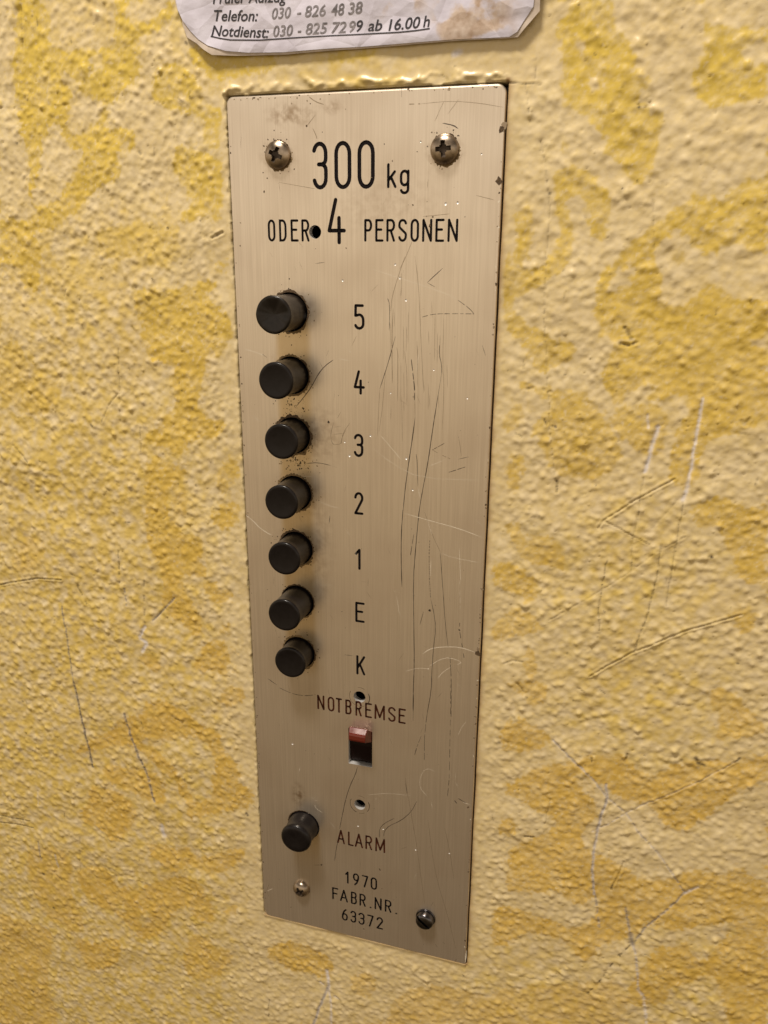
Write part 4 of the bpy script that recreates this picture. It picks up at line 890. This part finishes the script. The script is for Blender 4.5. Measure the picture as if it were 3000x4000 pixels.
mark(Q3, [(1235, 445), (1250, 470), (1300, 490)], 1.5, d=.9, dep=.1, brk=.5); mark(Q3, [(1080, 465), (1150, 460)], 1.2, d=.35, dep=.1); mark(Q3, [(230, 907), (272, 910)], .8, d=.9, dep=.4)
mark(Q3, [(620, 440), (622, 460)], .7, d=1); mark(Q3, [(830, 420), (825, 445)], .7, d=.9); mark(Q3, [(600, 640), (605, 770)], .35, d=.2, rim=.15); mark(Q3, [(180, 0), (240, 90)], .4, d=.5, brk=.5); mark(Q3, [(380, 680), (345, 830)], .35, d=.3, rim=.1); mark(Q3, [(530, 30), (580, 55)], .4, d=.6)
for f, x_, y_, s in ((Q1, 370, 1140, 1.2), (Q1, 640, 318, .6), (Q1, 900, 635, .8), (Q1, 890, 1070, .8), (Q1, 803, 1108, .6), (Q2, 1325, 1268, 1.0), (Q2, 1545, 667, .6), (Q2, 645, 848, .6), (Q2, 1002, 118, .8), (Q2, 692, 1590, .8), (Q3, 512, 104, .7), (Q3, 785, 1610, .8), (Q3, 667, 1757, .8), (Q3, 598, 1828, 1.0), (Q3, 75, 352, .7), (Q3, 1045, 1690, .8), (B1, 1170, 838, .7), (B1, 1372, 612, .6), (L1, 1210, 280, 1.0)):
    mark(f, [(x_-3*s, y_-4*s), (x_+3*s, y_+4*s)], s*.8, d=1, dep=.05)
for _ in range(480):          # fine random pits, hairs and specks
    x_, z_ = random.uniform(-150, 188), random.uniform(-408, 30)
    if -2 < x_ < 85 and -302 < z_ < 2: continue
    a = random.uniform(0, 6.28); l = random.uniform(.2, 2.6) if random.random() < .5 else .3
    mark(lambda p, q: (p, q), [(x_, z_), (x_+l*math.cos(a), z_+l*math.sin(a))], random.uniform(.25, .5), d=random.uniform(.2, .8), dep=.12)
mark(zr(0, 0, 1, WY), [(1772, 213), (1796, 203)], 1.8, g=1, dep=-.2)
hgt += rim_; hgt -= cut_
# thick paint build-up along the edges of the plate, a dark gap on the right and top
wv = band(7, .5, 71)
edge = lambda d_, c, w: np.exp(-((d_-c)/w)**2)
inz, inx = (ZZ < 1.5) & (ZZ > -301), (XX > -1) & (XX < 84)
topd, leftd, rightd, botd = ZZ, -XX, XX-83, -300-ZZ
rg = (band(6.0, .6, 72)*.28+.85)
hgt += np.where(inx & (topd > -.1), edge(topd, 1.9+.5*wv, 1.0)*.52*np.clip(rg+.35*band(14, .5, 75), .05, 1.5), 0)
hgt += np.where(inz & (leftd > -.1), edge(leftd, .85, .6)*.5*np.clip(rg, .2, 1.4), 0)
hgt += np.where(inz & (rightd > -.1), edge(rightd, 2.3+.3*wv, 1.1)*.12, 0)
hgt += np.where((XX > 0) & (XX < 83) & (botd > -.1), edge(botd, .3, 1.0)*.42, 0)
edge_brown = np.where(inz & (rightd > -.5), np.exp(-np.maximum(rightd-.5, 0)/(.7+.25*np.clip(wv, -1, 1)))*.9, 0)+np.where(inz & (leftd > -.5), np.exp(-np.maximum(leftd, 0)/.5)*.45*np.clip(band(4, .6, 73), 0, 1.5), 0)  # wall coloured brown close to the plate, fading outwards
edge_brown = np.maximum(edge_brown, np.where((XX > 0) & (XX < 83) & (botd > -.3), np.exp(-np.maximum(botd, 0)/.6)*.85, 0))
edge_brown = np.clip(edge_brown, 0, 1)
gapr = .42+.14*np.tanh(wv)
ng = band(11, .6, 74)
lg = np.where(ng > .1, .27, 0)*(ZZ > -120) + np.where(ng > 1.0, .27, 0)*(ZZ <= -120)
inside = (XX > -.05-lg) & (XX < 83.05+np.where(ZZ > -291, np.where(wv > -.9, .45, .1), .1)) & (ZZ > -300.005) & (ZZ < np.where(ng > -1.3, .3, .0))
yy = WY - hgt
yy = np.where(inside, 7.0, yy)
dark = np.where(inside, 1.0, dark)
stain = np.where(dp < 2.2, stain*np.clip((dp-.9)/1.3, 0, 1), stain)

keep_v = ~((XX > 4) & (XX < 79) & (ZZ > -296) & (ZZ < -4))
co = np.stack([XX, yy, ZZ], -1).reshape(-1, 3)*MM
idx = np.arange(NX*NZ).reshape(NZ, NX)
q = np.stack([idx[:-1, :-1], idx[:-1, 1:], idx[1:, 1:], idx[1:, :-1]], -1)
kq = keep_v[:-1, :-1] & keep_v[:-1, 1:] & keep_v[1:, 1:] & keep_v[1:, :-1]
q = q[kq].reshape(-1, 4)
used = np.zeros(NX*NZ, bool); used[q.ravel()] = True
remap = np.cumsum(used)-1; q = remap[q]; co = co[used]
# a plain skirt that carries the wall on beyond the detailed part
E_ = .45
edge_i = np.concatenate([idx[0, :], idx[1:, -1], idx[-1, :-1][::-1], idx[1:-1, 0][::-1]]); edge_i = remap[edge_i]
ec = co[edge_i].copy(); cen = np.array([.019, 0, -.19])
out = ec.copy(); dv = ec-cen; dv[:, 1] = 0
s_ = np.maximum(np.abs(dv[:, 0])/.195, np.abs(dv[:, 2])/.248); out = cen+dv/s_[:, None]*2.6; out[:, 1] = WY*MM
nb = len(co); ne = len(edge_i); co = np.concatenate([co, out])
sk = np.stack([edge_i, nb+np.arange(ne), nb+(np.arange(ne)+1) % ne, np.roll(edge_i, -1)], 1)
q = np.concatenate([q, sk])
me = bpy.data.meshes.new('wall')
me.vertices.add(len(co)); me.vertices.foreach_set('co', co.ravel().astype(np.float32))
me.loops.add(q.size); me.loops.foreach_set('vertex_index', q.ravel().astype(np.int32))
me.polygons.add(len(q)); me.polygons.foreach_set('loop_start', np.arange(0, q.size, 4, dtype=np.int32))
try: me.polygons.foreach_set('loop_total', np.full(len(q), 4, np.int32))
except Exception: pass
me.update(calc_edges=True)
me.polygons.foreach_set('use_smooth', np.ones(len(q), bool))
for nm_, arr in (('stain', stain), ('worn', worn), ('bare', grey), ('dirt', dark), ('edge_brown', edge_brown)):
    at_ = me.attributes.new(nm_, 'FLOAT', 'POINT')
    vals = np.concatenate([arr.ravel()[used], np.full(ne, .2 if nm_ in ('stain', 'worn') else 0)]).astype(np.float32)
    at_.data.foreach_set('value', vals)
wall = bpy.data.objects.new('wall', me); SC.collection.objects.link(wall)
wall['kind'] = 'structure'
wall['label'] = 'rough painted wall with yellow blotches, scratches and chipped spots around the metal panel'
wall['category'] = 'wall'

def wall_mat():
    m, nt, b = mat('blotched_paint'); L = nt.links.new
    def attr(n):
        a = node(nt, 'ShaderNodeAttribute'); a.attribute_name = n; return a.outputs['Fac']
    c = node(nt, 'ShaderNodeTexCoord')
    n1 = node(nt, 'ShaderNodeTexNoise', Scale=60.0, Detail=5.0); L(c.outputs['Object'], n1.inputs['Vector'])
    n2 = node(nt, 'ShaderNodeTexNoise', Scale=900.0, Detail=4.0); L(c.outputs['Object'], n2.inputs['Vector'])
    def ramp(src, c0, c1, p0=.3, p1=.7):
        r = node(nt, 'ShaderNodeValToRGB'); r.color_ramp.elements[0].position = p0; r.color_ramp.elements[1].position = p1
        r.color_ramp.elements[0].color = (*c0, 1); r.color_ramp.elements[1].color = (*c1, 1); L(src, r.inputs[0]); return r.outputs[0]
    def mix(f, a, b_, k=1.0):
        x = node(nt, 'ShaderNodeMix', data_type='RGBA')
        if k != 1.0:
            mu = node(nt, 'ShaderNodeMath', operation='MULTIPLY'); mu.inputs[1].default_value = k; L(f, mu.inputs[0]); f = mu.outputs[0]
        L(f, x.inputs[0]); L(a, x.inputs[6]); L(b_, x.inputs[7]); return x.outputs[2]
    cream = ramp(n1.outputs[0], (0.635, 0.51, 0.29), (0.69, 0.57, 0.35))
    khaki = ramp(n1.outputs[0], (0.60, 0.435, 0.110), (0.65, 0.485, 0.145))
    sp = node(nt, 'ShaderNodeSeparateXYZ'); L(c.outputs['Object'], sp.inputs[0])
    hq = node(nt, 'ShaderNodeMapRange'); hq.inputs['From Min'].default_value = -.20; hq.inputs['From Max'].default_value = .01; L(sp.outputs[2], hq.inputs[0])
    lemon = ramp(n1.outputs[0], (0.58, 0.415, 0.050), (0.62, 0.455, 0.075)); ochre = ramp(n1.outputs[0], (0.57, 0.370, 0.066), (0.62, 0.415, 0.095))
    yel = mix(hq.outputs[0], ochre, lemon)
    col = mix(attr('worn'), cream, khaki)
    col = mix(attr('stain'), col, yel, .95)
    gr = ramp(n2.outputs[0], (0.56, 0.52, 0.51), (0.74, 0.69, 0.68)); col = mix(attr('bare'), col, gr)
    gm = ramp(n2.outputs[0], (0.26, 0.15, 0.06), (0.34, 0.21, 0.09)); col = mix(attr('edge_brown'), col, gm)
    dk = ramp(n2.outputs[0], (0.035, 0.024, 0.016), (0.075, 0.052, 0.036)); col = mix(attr('dirt'), col, dk)
    L(col, b.inputs['Base Color'])
    q = node(nt, 'ShaderNodeMapRange'); q.inputs['To Min'].default_value = .282; q.inputs['To Max'].default_value = .42; L(n1.outputs[0], q.inputs[0]); L(q.outputs[0], b.inputs['Roughness'])
    b.inputs['Specular IOR Level'].default_value = 0.5
    u = node(nt, 'ShaderNodeBump', Strength=0.22, Distance=0.0002); L(n2.outputs[0], u.inputs['Height']); L(u.outputs[0], b.inputs['Normal'])
    return m
me.materials.append(wall_mat())

# ------------------------------------------------------------------ the paper notice above the panel
def paper_y(x, z):
    y = -.55 - .22*math.sin(x*.085+.6) - .16*math.sin(x*.19+z*.22) - .10*math.sin(z*.55-x*.11)
    y -= .10*math.sin(x*.61+z*.35)*math.exp(-((x+6)/9)**2)
    y -= .9*math.exp(-((x-88)/5.0)**2) * max(0, (z-9)/12)
    y -= .35*math.exp(-((z-12)/2.0)**2)
    return min(y, -.12)
def paper_sheet(outline, name, m, dy, parent=None, step=.55, ext=None):
    P = np.array(outline); x0, x1 = P[:, 0].min(), P[:, 0].max(); z0, z1 = P[:, 1].min(), P[:, 1].max()
    bm = bmesh.new(); lp = []
    for a, b in zip(outline, outline[1:]+outline[:1]):
        n = max(1, int(math.hypot(b[0]-a[0], b[1]-a[1])/step))
        for k in range(n): lp.append((a[0]+(b[0]-a[0])*k/n, a[1]+(b[1]-a[1])*k/n))
    vs = [bm.verts.new((p[0]*MM, 0, p[1]*MM)) for p in lp]
    bm.faces.new(vs)
    for ax, lo, hi in ((0, x0, x1), (2, z0, z1)):
        st = step*1.6; t = lo+st
        while t < hi:
            pc = [0, 0, 0]; pn = [0, 0, 0]; pc[ax] = t*MM; pn[ax] = 1
            bmesh.ops.bisect_plane(bm, geom=bm.verts[:]+bm.edges[:]+bm.faces[:], plane_co=pc, plane_no=pn, dist=1e-7); t += st
    bmesh.ops.triangulate(bm, faces=bm.faces[:])
    for v in bm.verts: v.co.y = (paper_y(v.co.x/MM, v.co.z/MM)+dy)*MM
    for f in bm.faces:
        f.normal_update()
        if f.normal.y > 0: f.normal_flip()
        f.smooth = True
    r = bmesh.ops.extrude_face_region(bm, geom=bm.faces[:])
    # thickness towards the wall
    bm.normal_update()
    for v in [g for g in r['geom'] if isinstance(g, bmesh.types.BMVert)]: v.co.y -= .10*MM
    bmesh.ops.recalc_face_normals(bm, faces=bm.faces[:])
    me_ = bpy.data.meshes.new(name); bm.to_mesh(me_); bm.free(); me_.materials.append(m); me_.set_sharp_from_angle(angle=math.radians(38))
    o = bpy.data.objects.new(name, me_); SC.collection.objects.link(o)
    if parent: o.parent = parent
    return o
def paper_mat():
    m, nt, b = mat('taped_paper'); L = nt.links.new
    c = node(nt, 'ShaderNodeTexCoord'); n1 = node(nt, 'ShaderNodeTexNoise', Scale=120.0, Detail=6.0); n2 = node(nt, 'ShaderNodeTexNoise', Scale=420.0, Detail=6.0)
    mp = node(nt, 'ShaderNodeMapping'); mp.inputs['Rotation'].default_value = (0, .7, 0); mp.inputs['Scale'].default_value = (70, 70, 130)
    L(c.outputs['Object'], mp.inputs[0]); n3 = node(nt, 'ShaderNodeTexNoise', Scale=1.0, Detail=3.0); L(mp.outputs[0], n3.inputs['Vector'])
    L(c.outputs['Object'], n1.inputs['Vector']); L(c.outputs['Object'], n2.inputs['Vector'])
    sp = node(nt, 'ShaderNodeSeparateXYZ'); L(c.outputs['Object'], sp.inputs[0])
    def rng_(src, a, b_, lo=0., hi=1.):
        q = node(nt, 'ShaderNodeMapRange'); q.interpolation_type = 'SMOOTHSTEP'; q.inputs['From Min'].default_value = a; q.inputs['From Max'].default_value = b_; q.inputs['To Min'].default_value = lo; q.inputs['To Max'].default_value = hi; L(src, q.inputs[0]); return q.outputs[0]
    def mul(a, b_, op='MULTIPLY'):
        x = node(nt, 'ShaderNodeMath', operation=op); L(a, x.inputs[0]); L(b_, x.inputs[1]); return x.outputs[0]
    # torn, browned areas: two islands on the right
    isl = mul(mul(rng_(sp.outputs[0], .060, .066), rng_(sp.outputs[0], .088, .079)), rng_(n1.outputs[0], .44, .56))
    isl2 = mul(mul(rng_(sp.outputs[0], .042, .047), rng_(sp.outputs[0], .064, .055)), mul(rng_(sp.outputs[2], .0165, .020), rng_(n1.outputs[0], .47, .58)))
    mask = mul(isl, isl2, 'MAXIMUM')
    r = node(nt, 'ShaderNodeValToRGB'); r.color_ramp.elements[0].position = .3; r.color_ramp.elements[1].position = .7
    r.color_ramp.elements[0].color = (.36, .25, .175, 1); r.color_ramp.elements[1].color = (.56, .46, .39, 1); L(n2.outputs[0], r.inputs[0])
    w = node(nt, 'ShaderNodeValToRGB'); w.color_ramp.elements[0].position = .3; w.color_ramp.elements[1].position = .75
    w.color_ramp.elements[0].color = (.50, .475, .56, 1); w.color_ramp.elements[1].color = (.68, .66, .765, 1); L(n1.outputs[0], w.inputs[0])
    x = node(nt, 'ShaderNodeMix', data_type='RGBA'); L(mask, x.inputs[0]); L(w.outputs[0], x.inputs[6]); L(r.outputs[0], x.inputs[7]); L(x.outputs[2], b.inputs['Base Color'])
    L(rng_(mask, 0, 1, .20, .6), b.inputs['Roughness'])
    u = node(nt, 'ShaderNodeBump', Strength=.42, Distance=.0014); L(n3.outputs[0], u.inputs['Height'])
    vo = node(nt, 'ShaderNodeTexVoronoi', feature='DISTANCE_TO_EDGE', Scale=75.0); L(c.outputs['Object'], vo.inputs['Vector'])
    u3 = node(nt, 'ShaderNodeBump', Strength=.42, Distance=.004); L(vo.outputs['Distance'], u3.inputs['Height']); L(u.outputs[0], u3.inputs['Normal'])
    u2 = node(nt, 'ShaderNodeBump', Strength=.25, Distance=.0004); L(n2.outputs[0], u2.inputs['Height']); L(u3.outputs[0], u2.inputs['Normal']); L(u2.outputs[0], b.inputs['Normal'])
    return m
M_PAPER = paper_mat()
M_BACKP = simple('yellowed_paper', (.52, .44, .37), .5, noise=.2, nscale=300, bump=.3)
M_INK = simple('printing_ink', (.030, .028, .036), .35); M_INKF = simple('faded_ink', (.19, .175, .19), .4, noise=.5, nscale=900)
TOPZ = 60.0
left_in = [PA(12, 0), PA(30, 80), PA(70, 170), PA(130, 250), PA(200, 320), PA(280, 372), PA(420, 415), PA(600, 428)]
bot_in = [PA(900, 424), PA(1300, 392), PB(0, 380), PB(500, 341), PB(800, 319), PB(1225, 301)]
right_in = [PB(1290, 262), PB(1350, 165), PB(1420, 60), PB(1428, 0)]
fr = [(left_in[0][0]-2.0, TOPZ)]
o1 = fr + left_in + bot_in + right_in + [(right_in[-1][0]+1, TOPZ)]
notice = paper_sheet(o1, 'paper_notice', M_PAPER, -.10)
notice['label'] = 'crumpled white paper notice with phone numbers, taped to the wall above the metal panel'; notice['category'] = 'notice'
o2 = [(left_in[0][0]-3.6, TOPZ), PA(2, 0), PA(22, 80), PA(58, 130), PA(65, 200), PA(100, 300), PA(180, 350), PA(245, 405), PA(310, 447), PA(500, 452), PA(900, 442), PA(1300, 408), PB(0, 394), PB(500, 353), PB(800, 329), PB(1220, 309), PB(1292, 302), PB(1375, 205), PB(1470, 92), PB(1474, 0), (right_in[-1][0]+4, TOPZ)]
bk = paper_sheet(o2, 'backing_sheet', M_BACKP, .12, parent=notice); bk['label'] = 'yellowed torn backing sheet sticking out at the rim'

def word(txt, f, p0, p1, cap, m, shear=.20, mb=None, fit=True):
    """text laid on the paper: p0, p1 = left and right end of its base line"""
    cu = bpy.data.curves.new('t', 'FONT'); cu.body = txt; cu.size = 1.0; cu.shear = shear; cu.resolution_u = 3; cu.offset = .012
    o = bpy.data.objects.new('t', cu); SC.collection.objects.link(o)
    dg = bpy.context.evaluated_depsgraph_get(); dg.update()
    me_ = bpy.data.meshes.new_from_object(o.evaluated_get(dg)); bpy.data.objects.remove(o); bpy.data.curves.remove(cu)
    bm = bmesh.new(); bm.from_mesh(me_); bmesh.ops.triangulate(bm, faces=bm.faces[:])
    vx = [v.co.x for v in bm.verts]; lo, hi = min(vx), max(vx)
    a, b = np.array(f(*p0)), np.array(f(*p1)); d = b-a; n = np.array([-d[1], d[0]])/np.linalg.norm(d)
    vs = []
    for v in bm.verts:
        t = (v.co.x-lo)/(hi-lo); q_ = a+d*t+n*(v.co.y/.70*cap); vs.append((q_[0], paper_y(*q_)-.29, q_[1]))
    fs = [[v.index for v in fc.verts] for fc in bm.faces]; bm.free(); bpy.data.meshes.remove(me_)
    mb.add(vs, fs, 0 if m is M_INK else 1)
CAP = 2.75
mb = MB()
word('Prüfer Aufzug', PA, (315, 30), (915, 18), CAP, M_INK, mb=mb); tl = mb.build('printed_text', [M_INK, M_INKF], notice)
mb = MB()
word('Telefon:', PA, (322, 168), (682, 172), CAP, M_INK, mb=mb)
word('030', PA, (798, 158), (952, 146), CAP, M_INKF, mb=mb); word('-', PA, (1000, 142), (1035, 138), CAP, M_INKF, mb=mb); word('826', PA, (1062, 140), (1228, 126), CAP, M_INKF, mb=mb); word('48', PA, (1272, 126), (1380, 116), CAP, M_INKF, mb=mb); word('38', PA, (1408, 114), (1528, 102), CAP, M_INKF, mb=mb)
mb.build('printed_text', [M_INK, M_INKF], notice)
mb = MB()
word('Notdienst:', PA, (303, 290), (770, 308), CAP, M_INK, mb=mb)
word('030', PA, (808, 300), (968, 290), CAP, M_INKF, mb=mb); word('-', PA, (1005, 287), (1035, 284), CAP, M_INKF, mb=mb); word('825', PA, (1068, 281), (1242, 270), CAP, M_INKF, mb=mb); word('72', PA, (1272, 268), (1392, 262), CAP, M_INKF, mb=mb); word('9', PA, (1418, 260), (1470, 254), CAP, M_INKF, mb=mb); word('9', PA, (1475, 254), (1527, 250), CAP, M_INK, mb=mb)
word('ab', PB, (75, 250), (190, 246), CAP, M_INK, mb=mb); word('16.00', PB, (243, 248), (502, 226), CAP, M_INK, mb=mb); word('h', PB, (525, 222), (580, 216), CAP, M_INK, mb=mb)
ul = [PA(298, 294), PA(380, 312), PA(460, 325), PA(700, 326), PA(900, 313), PA(1300, 287), PA(1659, 269), PB(330, 262), PB(460, 250), PB(580, 232)]
dd = []
for a, b in zip(ul[:-1], ul[1:]):
    n = max(1, int(math.hypot(b[0]-a[0], b[1]-a[1])/.7)); dd += [(a[0]+(b[0]-a[0])*k/n, a[1]+(b[1]-a[1])*k/n) for k in range(n)]
dd.append(ul[-1]); Lq, Rq = offset_loops(dd, .15, False); n = len(dd)
mb.add([(p[0], paper_y(*p)-.30, p[1]) for p in Lq]+[(p[0], paper_y(*p)-.30, p[1]) for p in Rq], [[i, i+1, n+i+1, n+i] for i in range(n-1)], 0)
mb.build('printed_text', [M_INK, M_INKF], notice)
